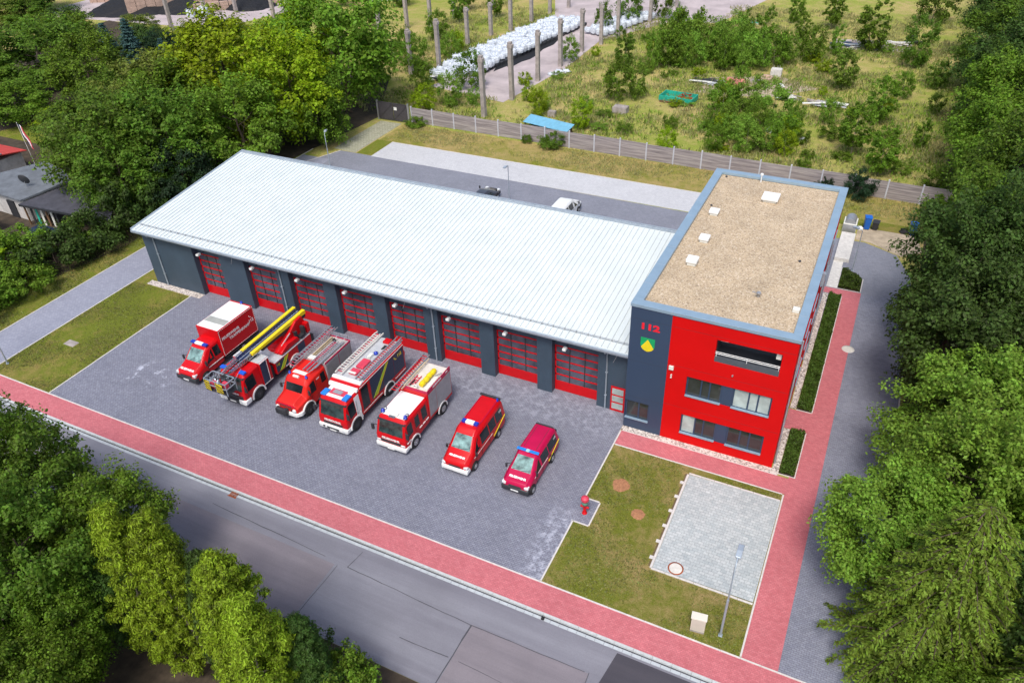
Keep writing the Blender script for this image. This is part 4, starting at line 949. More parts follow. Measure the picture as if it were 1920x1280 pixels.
    for s in (-1, 1):
        rl_ = MB(); rl_.lathe([(.42, -.2), (.42, -.16), (.14, -.14), (.14, .14), (.42, .16), (.42, .2)], (s*.55, 7.62, 1.6), 'x', 18); rl_.bar((s*.55-.25, 7.4, 1.2), (s*.55-.25, 7.75, 2.2), .04, .04, 1); rl_.bar((s*.55+.25, 7.4, 1.2), (s*.55+.25, 7.75, 2.2), .04, .04, 1); rl_.build("hose_reel", [PINK, ALU], t)
    mirrors(t, 1.22, .16, 1.85, 1.2); wheels(t, hw, (1.0, 5.05), .5, .3, DARK, WHITE, .10)
    MB().box(-.6, .6, .5, 7.3, .45, .62).build("chassis", BLACK, t)
    for s in (-1, 1): 
        q = MB(); q.prof([(1.62, .62), (1.75, .62), (1.6, 1.2), (1.5, 1.2)], *sorted((s*(hw+.01), s*(hw+.05)))); q.build("mudguard", WHITE, t)
    plate(t, -.125, .38)
big_engine()

# ---- 5 engine with grey shutters
def grey_engine():
    t = veh("fire_engine", "red fire engine with grey roller shutters, white crew cab roof and yellow bag on top", -13.05, -8.62)
    hw = 1.16; L = cab(t, hw, 3.05, 2.66, WHITE)
    both(L, 5, .42, 1.0, (.2, 1.02), (.2, .98), "side_window", GLASS, t); both(L, 5, 1.38, 1.85, (.2, .98), (.2, .98), "side_window", GLASS, t); both(L, 5, 2.2, 2.78, (.14, .98), (.14, .98), "side_window", GLASS, t)
    MB().box(-.8, .8, -.03, .02, .78, .98).build("grille", DARK, t, .01); text("lettering", "FEUERWEHR", .24, WHITE, t, (0, -.014, 1.12), 'front', bold=.012)
    MB().box(-1.17, 1.17, -.12, .5, .34, .70).build("front_bumper", WHITE, t, .09, smooth=True)
    for s in (-1, 1):
        MB().box(s*.92-.16, s*.92+.16, -.04, .1, .76, .92).build("headlight", LAMPW, t, .03)
        dashes(t, [(s*1.166, 1.75, 1.12), (s*1.166, 3.0, 1.12)], WHITE, .05, .32, .1); dashes(t, [(s*1.166, .2, .98), (s*1.166, .75, 1.02)], WHITE, .05, .28, .1)
        beacon(t, s*.86, .75, 2.66, .11, .24)
        o = MB().lathe([(.1, 0), (.1, .14), (.03, .16)], (s*.84, 1.02, 2.66), n=12).build("horn", CHROME, t)
    MB().box(-.3, .3, .62, .95, 2.67, 2.74).build("roof_fitting", OFFW, t, .03)
    for k in range(4): MB().lathe([(.045, .02), (.05, -.12)], (-.18+k*.12, .55, 2.72), 'y', 8).build("air_horn", CHROME, t)
    MB().box(-hw, hw, 3.07, 6.1, .72, 2.98).build("body", RED, t, .03)
    rt_ = MB(); rt_.box(-hw+.04, hw-.04, 3.12, 6.05, 2.98, 3.0); rt_.build("roof_deck", plain("cream_deck", (.66, .62, .56, 1), .6, 0, 0, .1), t)
    ry = MB()
    for s in (-1, 1): ry.box(*sorted((s*(hw-.04), s*(hw+.006))), 3.07, 6.1, 2.90, 3.2)
    ry.box(-hw+.04, hw-.04, 3.07, 3.12, 2.98, 3.16); ry.build("roof_edge_board", RED2, t)
    for s in (-1, 1):
        for (a, b_) in ((3.15, 4.08), (4.12, 6.02)): MB().box(s*(hw+.004)-.008, s*(hw+.004)+.008, a, b_, .95, 2.84).build("roller_shutter", SHUT, t)
        text("lettering", "FEUERWEHR", .2, WHITE, t, (s*(hw+.009), 4.35, 3.05), 'right' if s > 0 else 'left', bold=.006); text("lettering", "112", .2, WHITE, t, (s*(hw+.009), 5.6, 3.05), 'right' if s > 0 else 'left', bold=.006)
    ladder_mb(-.88, 2.0, 6.5, 3.34, 3.34, .46, .05, .26, (0, 1), .1).build("roof_ladder", [ALU, RED], t); ladder_mb(-.62, 2.6, 6.2, 3.26, 3.26, .2, .05, .5, (0, 0), .08).build("roof_ladder", [plain("pale_wood", (.55, .45, .30, 1), .7)], t)
    yb = MB()
    for k in range(4): yb.lathe([(.02, 0), (.17, .03), (.2, .2), (.19, .4), (.15, .5), (.02, .52)], (.42+.02*(k % 2), 3.5+k*.44, 3.2), 'y', 12)
    yb.build("stretcher_bag", YEL, t, smooth=True)
    mb = MB(); mb.box(.7, 1.0, 3.4, 4.9, 3.01, 3.1, 1); mb.bar((.75, 4.8, 3.15), (1.0, 5.3, 3.15), .05, .05, 0); mb.build("roof_box", [ALU, OFFW], t, .01)
    mb = MB(); mb.tube([(-.2, 3.25, 3.05), (.1, 3.3, 3.3), (.35, 3.2, 3.3)], .06, 7); mb.box(-.2, .25, 3.15, 3.4, 3.0, 3.12, 0); mb.tube([(-.4, 3.4, 3.05), (-.3, 3.9, 3.15)], .06, 7, 1); mb.build("water_monitor", [OFFW, BLACK], t)
    ladder_mb(-.28, 3.3, 4.5, 3.08, 3.08, .3, .05, .22, (1, 1), .06).build("tool_rack", [ALU, PINK], t)
    MB().box(-.85, .85, .5, 6.0, .42, .62).build("chassis", BLACK, t); mirrors(t, 1.17, .16, 1.75, 1.25); wheels(t, hw, (1.07, 4.73), .45, .28, CHROME, WHITE, .09, True); plate(t, -.125, .36)
grey_engine()

# ---- 6 high-roof van and 7 low van, white van and dark car behind the hall
def van(name, label, cx, yf, paint, st, ws, sides, cat="van", bump=WHITE, light=None, stripes=True, rz=0, front="FEUERWEHR", ry=None, wy=(.9, 4.2), wr=.33, txt=None):
    t = veh(name, label, cx, yf, cat, rz); L = Loft(st); hw = max(p[4] for p in st)
    L.body().build("body", paint, t, .035, smooth=True)
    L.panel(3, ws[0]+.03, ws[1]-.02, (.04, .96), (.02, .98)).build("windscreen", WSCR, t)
    for (y0, y1, a0, a1) in sides: both(L, 5, y0, y1, (a0, .97), (a1, .97), "side_window", GLASS, t)
    b = MB(); b.prof([(-.07, .3), (-.07, .58), (.0, .66), (.35, .66), (.45, .3)], -hw+.03, hw-.03); b.build("front_bumper", bump, t, .06, smooth=True)
    MB().box(-.42, .42, -.04, .1, .68, .8).build("grille", DARK, t, .02)
    for s in (-1, 1): MB().box(s*(hw-.2)-.15, s*(hw-.2)+.15, -.01, .28, .68, .88).build("headlight", LAMPW, t, .05)
    plate(t, -.075, .40)
    seams(t, hw, [(st[2][0]+.35, .45, st[2][0]+.35, 1.05), (st[3][0]+.42, .45, st[3][0]+.42, 1.1), (st[3][0]+1.5, .45, st[3][0]+1.5, 1.1)])
    for k in (-.55, .05): MB().bar((k, ws[0]+.03, L.at(ws[0]+.03)[3]+.02), (k+.5, ws[0]+.13, L.at(ws[0]+.13)[3]+.02), .014, .02).build("wiper", BLACK, t)
    if front: z = L.at(.42)[3]; text("lettering", front, .2, WHITE, t, (0, .42, z+.012), 'top', .004, tilt=R_(14), bold=.012)
    yl = st[-1][0]
    MB().box(-hw+.1, hw-.1, yl-.05, yl+.03, .3, .6).build("rear_bumper", DARK, t, .03)
    MB().box(-hw+.22, hw-.22, yl-.02, yl+.012, 1.2, 1.68).build("rear_window", GLASS, t)
    mirrors(t, hw, st[2][0]+.28, 1.22, .8); wheels(t, hw, wy, wr, .21, ALU)
    if stripes:
        for s in (-1, 1):
            mb = MB(); m2 = MB()
            for mb_, o in ((mb, 0), (m2, .09)):
                for i in range(8):
                    pts = []
                    for (yy, tt) in ((yl-1.75+i*.2+o, .75-i*.09), (yl-1.75+(i+1)*.2+o, .75-(i+1)*.09)):
                        k, tq = (6, tt) if tt >= 0 else (5, 1+tt*1.0); q = L.p(min(yy, yl-.1), k, tq); pts.append((q[0]*s+s*.014, q[1], q[2]))
                    mb_.bar(*pts, .04, .05)
            mb.build("diagonal_stripe", YEL, t); m2.build("diagonal_stripe", LIME, t)
            if txt:
                q = L.p(yl-.62, 5, .42); text("lettering", "112", .24, WHITE, t, (s*(q[0]+.025), yl-.62, q[2]), 'right' if s > 0 else 'left', bold=.008)
            dashes(t, [(s*(hw+.006), .9, .98), (s*(hw+.006), yl-1.9, .98)], WHITE, .018, 2.2, .02)
    if light: light(t, L)
    return t, L
TR = [(0, .35, .75, .92, .82, .70, .1), (.14, .3, .85, 1.08, .93, .82, .12), (.85, .3, 1.1, 1.40, .98, .86, .12), (1.55, .3, 1.18, 2.18, .98, .74, .15), (1.95, .3, 1.22, 2.42, .98, .78, .2), (5.2, .35, 1.22, 2.44, .98, .78, .2), (5.38, .4, 1.2, 2.30, .95, .72, .2)]
def l6(t, L):
    lightbar(t, 2.35, 2.42, 1.15, .32, .2, WHITE, BLUE, .28)
    mb = MB(); mb.box(-.75, .75, 5.1, 5.26, 2.42, 2.56, 0); mb.build("rear_light_bar", DARK, t, .03); MB().lathe([(.08, 0), (.08, .2), (.04, .24)], (.62, 5.0, 2.42), n=10).build("blue_beacon", BLUE, t)
    for s in (-1, 1): MB().bar((s*.60, 2.0, 2.43), (s*.60, 5.0, 2.45), .03, .03).build("roof_gutter", RED2, t)
van("crew_van", "red high-roof crew van with short white light bar, second vehicle from the tower", -8.25, -8.70, RED, TR, (.85, 1.55), ((1.12, 1.75, .75, .12), (2.0, 3.05, .2, .2), (3.15, 4.0, .2, .2), (4.1, 4.95, .2, .2)), light=l6, txt=True)
T5 = [(0, .35, .70, .84, .78, .66, .1), (.12, .28, .80, 1.0, .90, .78, .1), (.85, .28, 1.0, 1.22, .95, .82, .1), (1.72, .28, 1.06, 1.80, .95, .68, .12), (2.1, .28, 1.08, 1.95, .95, .72, .15), (4.55, .33, 1.08, 1.95, .95, .71, .15), (4.8, .38, 1.05, 1.78, .92, .66, .15)]
def l7(t, L):
    lightbar(t, 2.0, 1.95, 1.5, .24, .1, plain("pale_blue_lens", (.35, .62, .75, 1), .15, 0, .5), SKYB, .62)
    MB().box(-.6, .6, 4.5, 4.62, 1.94, 2.0).build("roof_spoiler", DARK, t, .02)
    for s in (-1, 1): MB().bar((s*.42, 2.3, 1.955), (s*.42, 4.4, 1.955), .02, .015).build("roof_groove", DARK, t)
van("command_van", "small crimson van with pale blue light bar, nearest the office tower", -4.0, -8.70, RED2, T5, (.85, 1.72), ((1.15, 1.9, .85, .15), (2.1, 3.1, .15, .15), (3.2, 4.4, .15, .15)), bump=DARK, light=l7, wy=(.55, 3.55), txt=True)
van("parked_van", "white van parked behind the hall, only its roof showing", -15.55, 29.1, WHITE, T5, (.85, 1.72), ((1.15, 1.9, .85, .15), (2.1, 3.1, .15, .15), (3.2, 4.4, .15, .15)), bump=DARK, stripes=False, rz=math.pi, front=None, wy=(.9, 3.9))
CAR = [(0, .3, .6, .72, .74, .62, .08), (.12, .25, .68, .82, .84, .74, .08), (1.0, .25, .85, .98, .88, .76, .1), (1.75, .25, .9, 1.42, .88, .60, .1), (2.1, .25, .92, 1.5, .88, .62, .12), (3.5, .28, .92, 1.47, .88, .60, .12), (4.1, .35, .9, 1.02, .84, .66, .1)]
van("parked_car", "dark car parked behind the hall, only its roof showing", -24.5, 28.7, plain("anthracite_paint", (.05, .045, .055, 1), .3, .2, .5), CAR, (1.0, 1.75), ((1.4, 2.1, .8, .15), (2.2, 3.4, .15, .3)), "car", DARK, None, False, math.pi, None, wy=(.8, 3.3), wr=.31)
# ================================================================ STREET FURNITURE
def lamp(x, y, h, label, rz=0, arm=1.1, r=.056, gp="street lamps round the fire station"):
    t = empty("street_lamp", (x, y, 0), rz); tag(t, label, "street lamp", gp)
    p = MB(); p.tube([(0, 0, -.1), (0, 0, h*.55)], r*1.15, 10); p.tube([(0, 0, h*.55), (0, 0, h), (0, arm*.3, h+.12), (0, arm*.55, h+.15)], r*.75, 8); p.box(-.1, .1, -.1, .1, -.05, .06)
    p.build("pole", STEEL, t)
    hd = MB(); hd.prof([(arm*.45, h+.08), (arm*.45, h+.19), (arm*.8, h+.26), (arm+.25, h+.2), (arm+.25, h+.12)], -.14, .14); hd.build("lamp_head", STEEL, t, .03)
    MB().prof([(arm*.55, h+.06), (arm*.55, h+.10), (arm+.2, h+.118), (arm+.2, h+.09)], -.11, .11).build("lamp_lens", LAMPW, t)
lamp(9.78, -13.05, 5.5, "tall street lamp standing in the lawn beside the cream cabinet")
lamp(-46.3, -12.7, 4.6, "street lamp at the foot of the lane, left edge of the picture", math.radians(60))
lamp(-45.66, 28.3, 3.9, "lamp post behind the left end of the white hall roof", .4, .7, .05)
lamp(-22.4, 28.2, 3.8, "lamp post behind the middle of the white hall roof", 3.14, .7, .05)
lamp(11.7, 26.9, 3.9, "slim lamp post on the driveway corner beside the tower", 1.2, .6, .045)
t = empty("cable_cabinet", (8.62, -13.22, 0), .12); tag(t, "cream cable cabinet standing in the lawn beside the tall lamp", "cabinet")
MB().box(-.36, .36, -.17, .17, -.1, .12).build("plinth", CONC, t); MB().box(-.36, .36, -.17, .17, .12, 1.12).build("housing", plain("cream_cabinet", (.62, .58, .48, 1), .6, 0, 0, .06), t, .02)
MB().prof([(-.22, 1.12), (.22, 1.12), (.2, 1.2), (-.2, 1.2)], -.4, .4).build("lid", plain("cream_cabinet_lid", (.68, .65, .56, 1), .6, 0, 0, .06), t, .01); MB().box(-.3, .3, -.185, -.17, .2, 1.05).build("door", plain("cream_cabinet_door", (.56, .53, .45, 1), .6, 0, 0, .06), t, .01)
t = empty("fire_hydrant", (.45, -8.3, 0)); tag(t, "red fire hydrant with ball top on the paved notch", "hydrant")
MB().lathe([(.16, -.05), (.16, .05), (.1, .08), (.1, .72), (.13, .76)], (0, 0, 0), n=16).build("pillar", RED, t)
MB().lathe([(.13, .75), (.19, .80), (.19, .98), (.13, 1.02)], (0, 0, 0), n=16).build("collar", plain("green_collar", (.1, .25, .18, 1), .5), t)
MB().lathe([(.14, 1.0), (.22, 1.08), (.25, 1.2), (.22, 1.32), (.12, 1.4), (.02, 1.42)], (0, 0, 0), n=18).build("cap", PINK, t, smooth=True)
for s in (-1, 1):
    a, b = sorted((s*.08, s*.26)); o = MB().lathe([(.07, a), (.07, b)], (0, 0, .55), 'x', 12).build("outlet", RED, t)
def bin_(x, y, mat, label, h=1.05, rz=0):
    t = empty("wheelie_bin", (x, y, 0), rz); tag(t, label, "bin", "bins behind the tower")
    b = MB(); b.add([(-.22, -.25, .08), (.22, -.25, .08), (.22, .25, .08), (-.22, .25, .08), (-.29, -.34, h), (.29, -.34, h), (.29, .34, h), (-.29, .34, h)], [(3, 2, 1, 0), (4, 5, 6, 7), (0, 1, 5, 4), (1, 2, 6, 5), (2, 3, 7, 6), (3, 0, 4, 7)]); b.build("bin_body", mat, t, .03)
    MB().prof([(-.38, h), (-.38, h+.05), (0, h+.11), (.38, h+.07), (.38, h)], -.31, .31).build("lid", mat, t, .02)
    MB().lathe([(.1, -.27), (.1, .27)], (0, .28, .1), 'x', 12).build("wheel", BLACK, t)
bin_(12.0, 35.4, BINB, "blue wheelie bin beside the tower's back corner", 1.25, .2); bin_(12.75, 35.6, DARK, "small black bin beside the blue wheelie bin", .8, -.1); bin_(16.0, 35.7, BINB, "blue wheelie bin standing alone by the woodland edge", 1.2, .3)
def blob(name, loc, s, mat, label, cat, seed, sz=.8):
    rnd = random.Random(seed); bm = bmesh.new(); bmesh.ops.create_icosphere(bm, subdivisions=3, radius=1)
    ph = [(rnd.uniform(1, 4), rnd.uniform(1, 4), rnd.uniform(1, 4), rnd.uniform(0, 6)) for _ in range(5)]
    for v in bm.verts:
        d = 1+sum(.09*math.sin(a*v.co.x*2+b*v.co.y*2+c*v.co.z*2+e) for a, b, c, e in ph); v.co = Vector((v.co.x*s*d, v.co.y*s*d, max(-.3, v.co.z)*s*sz*d+s*.3*sz))
    me = bpy.data.meshes.new(name); bm.to_mesh(me); bm.free(); me.materials.append(mat); me.polygons.foreach_set("use_smooth", [True]*len(me.polygons))
    o = bpy.data.objects.new(name, me); COL.objects.link(o); o.location = loc; return tag(o, label, cat)
blob("rubbish_sack", (11.5, 35.2, 0), .28, WHITE, "small white sack beside the blue wheelie bin", "sack", 3); blob("rubbish_sack", (15.3, 36, 0), .4, BLACK, "black sack beside the lone blue bin", "sack", 4)
t = empty("cooling_unit", (10.55, 34.6, 0)); tag(t, "whitish cooling unit with rounded top at the tower's back corner", "cooling unit")
MB().box(-.6, .6, -.75, .75, 0, 1.0).build("housing", OFFW, t, .05); MB().lathe([(.5, -.7), (.5, .7)], (0, 0, .95), 'y', 16).build("drum", ALU, t); MB().box(-.58, .58, -.78, -.75, .1, .9).build("grille", ALU, t)
tag(MB().box(10.0, 11.25, 28.2, 33.4, -.1, .35).build("loading_ramp", CONCL, None, .02), "pale concrete ramp along the tower's back corner", "ramp")

# ================================================================ FENCE AND GATE
fence = empty("plank_fence", (-12, 43.4, 0)); tag(fence, "long weathered plank fence with pale posts between rear lawn and meadow", "fence")
fy = lambda x: 44.05+(x+44.2)*(-.0205)
n = 20
for i in range(n+1):
    x = -44.2+i*3.18
    MB().box(x-.07, x+.07, fy(x)-.09, fy(x)+.09, -.2, 2.08+.05*math.sin(i*2.3)).build("post", POSTC, fence, loc=(12, -43.4, 0))
    if i < n:
        x2 = x+3.18; z = 1.92+.06*math.sin(i*1.7); m_ = MB()
        m_.add([(x+.07, fy(x)-.03, .02), (x2-.07, fy(x2)-.03, .02), (x2-.07, fy(x2)-.03, z), (x+.07, fy(x)-.03, z), (x+.07, fy(x)+.03, .02), (x2-.07, fy(x2)+.03, .02), (x2-.07, fy(x2)+.03, z), (x+.07, fy(x)+.03, z)], [(0, 1, 2, 3), (7, 6, 5, 4), (3, 2, 6, 7), (0, 4, 5, 1), (0, 3, 7, 4), (1, 5, 6, 2)])
        m_.build("plank_panel", PLANK, fence, loc=(12, -43.4, 0))
gate = empty("metal_gate", (-46.6, 43.5, 0)); tag(gate, "dark metal yard gate with a white notice at the fence's left end", "gate")
for (a, b) in ((-2.3, -.05), (.05, 2.2)):
    m_ = MB(); m_.box(a, b, -.04, .04, .12, .2); m_.box(a, b, -.04, .04, 2.3, 2.4); m_.box(a, a+.08, -.04, .04, .2, 2.3); m_.box(b-.08, b, -.04, .04, .2, 2.3); m_.box(a+.08, b-.08, -.015, .015, .2, 2.3); m_.bar((a, -.04, .25), (b, -.04, 2.3), .05, .05)
    m_.build("gate_leaf", plain("dark_grey_gate", (.07, .065, .075, 1), .6, .2, 0, .2), gate)
for x in (-2.42, 2.3): MB().box(x-.09, x+.09, -.09, .09, -.1, 2.55).build("gate_post", ALU, gate)
MB().box(.15, .6, -.075, -.062, 1.5, 1.9).build("notice", WHITE, gate)

# ================================================================ YARD BEYOND: concrete columns
colm = MB(); colm.box(-.28, .28, -.32, .32, -.2, 1.0); colm.box(-.26, .26, -.3, .3, 1.0, 6.55); colm.box(-.30, .38, -.34, .34, 6.3, 6.7); colm.box(-.24, .24, -.28, .28, 6.7, 7.0)
cme = colm.mesh("column"); cme.materials.append(CONC)
ORD = ["first", "second", "third", "fourth", "fifth", "sixth", "seventh", "eighth", "ninth", "tenth", "eleventh", "twelfth"]
def columns(row, where):
    for i, (x, y, h) in enumerate(row):
        o = bpy.data.objects.new("concrete_column", cme); COL.objects.link(o); o.location = (x, y, 0); o.scale = (1, 1, h/7); o.rotation_euler = (random.uniform(-.01, .01), random.uniform(-.015, .015), random.uniform(-.1, .1))
        tag(o, f"weathered concrete column, {ORD[i]} from the near end of the row {where}", "column", "bare concrete columns of the vanished shed")
columns([(-36.3, 49.2, 7.84), (-35.7, 56.4, 7.7), (-35.7, 65, 7.1), (-35.3, 72.5, 6.95), (-35.2, 81, 6.5), (-33.7, 85.8, 6.2), (-32.3, 90, 7.4), (-34.3, 105.8, 7.3), (-30.4, 101.6, 7.4), (-29, 113.5, 7.2)], "on the near side of the white sacks")
columns([(-55.1, 61.4, 6.5), (-51.9, 64.3, 7.5), (-54.5, 78.2, 5.9), (-53.5, 84.8, 5.3), (-51.4, 88.3, 7.2), (-50.5, 95, 7.3), (-49.8, 101.7, 7.3), (-48.2, 107, 7.2)], "on the far side of the white sacks")
columns([(-68.2, 72.9, 7.3), (-70.1, 84.1, 7.2), (-66, 85.5, 7.2), (-65.5, 93.2, 7.2), (-63, 104.4, 7.3)], "among the birch scrub")
columns([(-112.1, 68.9, 7.5), (-113.2, 78.8, 7.4), (-109.1, 82.8, 7.3), (-96.7, 79.6, 7.5), (-99.2, 91, 7.4)], "by the black coal heaps")
# white bulk bags
def bag_mesh(seed, sag):
    rnd = random.Random(seed); mb = MB(); n = 12; vs = []; prof = [(.42, 0), (.50, .12), (.54, .5), (.50, .85), (.40, .96+sag), (.18, .92+sag), (.10, 1.02+sag)]
    for r, z in prof:
        for j in range(n):
            a = 2*math.pi*j/n; q = r*(1+.10*abs(math.cos(2*a)))*(1+rnd.uniform(-.05, .05)); vs.append((q*math.cos(a), q*math.sin(a), z+rnd.uniform(-.03, .03)))
    k = len(prof); fs = [(i*n+j, i*n+(j+1) % n, (i+1)*n+(j+1) % n, (i+1)*n+j) for i in range(k-1) for j in range(n)]+[tuple(range((k-1)*n, k*n)), tuple(range(n))[::-1]]
    mb.add(vs, fs, 0)
    for (sx, sy) in ((1, 1), (1, -1), (-1, 1), (-1, -1)): mb.tube([(sx*.38, sy*.38, .86+sag), (sx*.3, sy*.3, 1.18+sag), (sx*.12, sy*.34, .9+sag)], .025, 4, 0)
    mb.lathe([(.12, .98+sag), (.09, 1.03+sag)], (0, 0, 0), n=8, m=1)
    me = mb.mesh("bag"); me.materials.append(BAG); me.materials.append(DARK); return me
BAGM = [bag_mesh(i, random.uniform(-.12, .08)) for i in range(6)]
def bag(x, y, z, label, s=1.0):
    o = bpy.data.objects.new("bulk_bag", random.choice(BAGM)); COL.objects.link(o); o.location = (x, y, z); o.scale = (s*random.uniform(.98, 1.2), s*random.uniform(.98, 1.2), s*random.uniform(.75, 1.25)); o.rotation_euler = (random.gauss(0, .10), random.gauss(0, .10), random.uniform(0, 6))
    return tag(o, label, "bulk bag", "white bulk bags packed between the columns")
ax, ay, bx_, by_ = -49.4, 62.0, -44.2, 97.0
for i in range(30):
    f = i/29; cx, cy = ax+(bx_-ax)*f, ay+(by_-ay)*f
    for j in range(6):
        if (i > 26 and j in (0, 5)) or (i == 0 and j > 3): continue
        bag(cx-2.1+j*1.12+random.uniform(-.22, .22)+.35*math.sin(i*.6), cy+random.uniform(-.3, .3), .45 if 2 <= i < 28 else .02, "white bulk bag in the long tight block behind the concrete columns")
for i in range(9):
    for j in range(4):
        bag(-38.0+i*1.1*.45+j*1.1, 91.0+i*1.65-j*.3, .3, "white bulk bag in the smaller block at the far end of the yard")
for k, (x, y) in enumerate(((-34.2, 69.3), (-33.4, 70.1), (-35, 68.2))): blob("torn_bag", (x, y, 0), .75-.12*k, BAG, ["torn white bag slumped in the grass behind the columns, largest of three", "torn white bag slumped in the grass behind the columns, middle-sized", "torn white bag slumped in the grass behind the columns, smallest"][k], "torn bag", 20+k, .6)
# pallets under the long block, and dark spill
pm = MB()
for i in range(27):
    f = (i+2)/29; cx, cy = ax+(bx_-ax)*f, ay+(by_-ay)*f
    pm.box(cx-2.7, cx+4.1, cy-.55, cy+.5, .006, .44)
tag(pm.build("pallet_base", DARK), "dark pallet base under the long block of white bags", "pallets")
mb = MB(); vs = [(-45+3.2*math.cos(a)*random.uniform(.7, 1.1)+1.0, 80+13*math.sin(a)*random.uniform(.8, 1.1), .03) for a in np.linspace(0, 6.28, 26)[:-1]]
tag(mb.prism([(v[0], v[1]) for v in vs], .0, .03).build("coal_spill", COAL), kind="stuff")
# coal bunkers in the far left
def heap(name, x, y, rx, ry, h, mat, label, cat, seed):
    rnd = random.Random(seed); mb = MB(); n = 28; k = 9; vs = []
    for i in range(k):
        f = i/(k-1)
        for j in range(n):
            a = 2*math.pi*j/n; q = (1-f)*(1+.12*math.sin(3*a+seed)+rnd.uniform(-.05, .05)); vs.append((rx*q*math.cos(a), ry*q*math.sin(a), h*(f**.9)*(1+rnd.uniform(-.04, .04))))
    fs = [(i*n+j, i*n+(j+1) % n, (i+1)*n+(j+1) % n, (i+1)*n+j) for i in range(k-1) for j in range(n)]
    return tag(mb.add(vs, fs).build(name, mat, loc=(x, y, 0)), label, cat)
heap("coal_heap", -133, 78, 9, 6.5, 3.4, COAL, "largest black coal heap, leftmost of the three", "coal heap", 1); heap("coal_heap", -121.5, 81.5, 6.2, 4.6, 2.6, COAL, "middle black coal heap between the block walls", "coal heap", 2); heap("coal_heap", -112, 88.5, 7.5, 4.5, 3.0, COAL, "black coal heap furthest right, behind the leaning columns", "coal heap", 5)
def bwall(x0, y0, x1, y1, h, label):
    mb = MB(); L = math.hypot(x1-x0, y1-y0); nb = max(1, int(L/1.6)); 
    for r in range(int(h/.8)):
        for i in range(nb):
            a, b = i/nb+.004, (i+1)/nb-.004; p = (x0+(x1-x0)*a, y0+(y1-y0)*a, .4+r*.8); q = (x0+(x1-x0)*b, y0+(y1-y0)*b, .4+r*.8); mb.bar(p, q, .8, .78)
    tag(mb.build("block_wall", TANW), label, "wall")
bwall(-147, 80, -134, 86.5, 2.4, "tan block wall behind the largest coal heap"); bwall(-129, 74, -123.5, 83.5, 3.2, "tan block wall between the largest and middle coal heaps"); bwall(-123.5, 84.5, -116, 89, 2.4, "tan block wall behind the middle coal heap"); bwall(-117.5, 80.1, -106, 92.5, 1.6, "low tan block wall beside the white sacks")
bag(-115.6, 77.4, 0, "white bulk bag standing alone by the low tan wall, left of the pair", 1.5); bag(-113.6, 78.8, 0, "taller white bulk bag standing by the low tan wall, right of the pair", 1.9)
b = empty("storage_barn", (-100, 100, 0)); tag(b, "long grey storage barn at the top edge behind the trees", "building")
MB().box(-16, 14, 0, 10, 0, 4.5).build("wall", CONCL, b); MB().prof([(-.8, 4.3), (-.8, 4.6), (5, 6.8), (10.8, 4.6), (10.8, 4.3)], -16.5, 14.5).build("roof", SILV, b)
h_ = empty("white_house", (-86, 101, 0)); tag(h_, "pale house with small windows at the top edge beyond the big tree", "building")
MB().box(-5, 4, 0, 7, 0, 6).build("wall", PLASTER, h_); MB().prof([(-.5, 6), (3.5, 8.6), (7.5, 6)], -5.4, 4.4).build("roof", SHED, h_)
for x in (-3.6, -1.6, .4, 2.4):
    for z in (1.2, 3.6): MB().box(x, x+1, -.03, .02, z, z+1.3).build("window", GLASS, h_)

# ================================================================ MEADOW CLUTTER
t = empty("steel_trough", (-14.5, 64.0, 0), -.10); tag(t, "turquoise steel trough with rusty scrap inside, lying in the meadow", "trough")
m_ = MB(); L, W = 2.3, 1.25
m_.box(-L, L, -W, -W+.12, .15, .75); m_.box(-L, L, W-.12, W, .15, .75); m_.box(-L, -L+.12, -W+.12, W-.12, .15, .75); m_.box(L-.12, L, -W+.12, W-.12, .15, .75); m_.box(-L, L, -W, W, .1, .15)
k = -L
while k < L: m_.box(k, k+.1, -W-.06, -W, .15, .72); k += .5
m_.build("trough_body", TURQ, t); r_ = MB()
for i in range(26): p = (random.uniform(.4, 2.0), random.uniform(-.9, .9), random.uniform(.3, .9)); r_.bar(p, (p[0]+random.uniform(-.7, .5), p[1]+random.uniform(-.5, .5), p[2]+random.uniform(-.2, .4)), .1, .1)
r_.build("scrap", RUST, t)
tag(MB().bar((-16.7, 62.7, .12), (-11.9, 62.4, .12), .22, .2).build("timber_beam", WOODB), "long brown timber lying in front of the turquoise trough", "timber")
t = empty("blue_shelter", (-26.2, 47.0, -.98), -.2); tag(t, "low shelter with light blue sheet roof behind the fence", "shelter")
MB().add([(-3.3, -.75, 1.95), (3.3, -.75, 1.9), (3.3, .95, 2.35), (-3.3, .95, 2.4), (-3.3, -.75, 2.0), (3.3, -.75, 1.95), (3.3, .95, 2.4), (-3.3, .95, 2.45)], [(3, 2, 1, 0), (4, 5, 6, 7), (0, 1, 5, 4), (1, 2, 6, 5), (2, 3, 7, 6), (3, 0, 4, 7)]).build("roof", BLUER, t)
for x in (-3, 3):
    for y in (-.6, .8): MB().box(x-.05, x+.05, y-.05, y+.05, 0, 1.95).build("post", WOODB, t)
MB().box(-3, 3, .78, .84, .7, 1.9).build("back_wall", WOODB, t)
def scrap(name, x, y, n, r, mats, label, cat, seed, lx=1.6, h=.5):
    rnd = random.Random(seed); mb = MB()
    for i in range(n):
        a = rnd.uniform(-.5, .5); px, py, pz = x+rnd.uniform(-r, r), y+rnd.uniform(-r*.6, r*.6), rnd.uniform(.05, h); l = lx*rnd.uniform(.4, 1); mb.bar((px-l*math.cos(a), py-l*math.sin(a), pz), (px+l*math.cos(a), py+l*math.sin(a), pz+rnd.uniform(-.1, .15)), rnd.uniform(.15, .9), .06, rnd.randrange(len(mats)))
    return tag(mb.build(name, mats), label, cat)
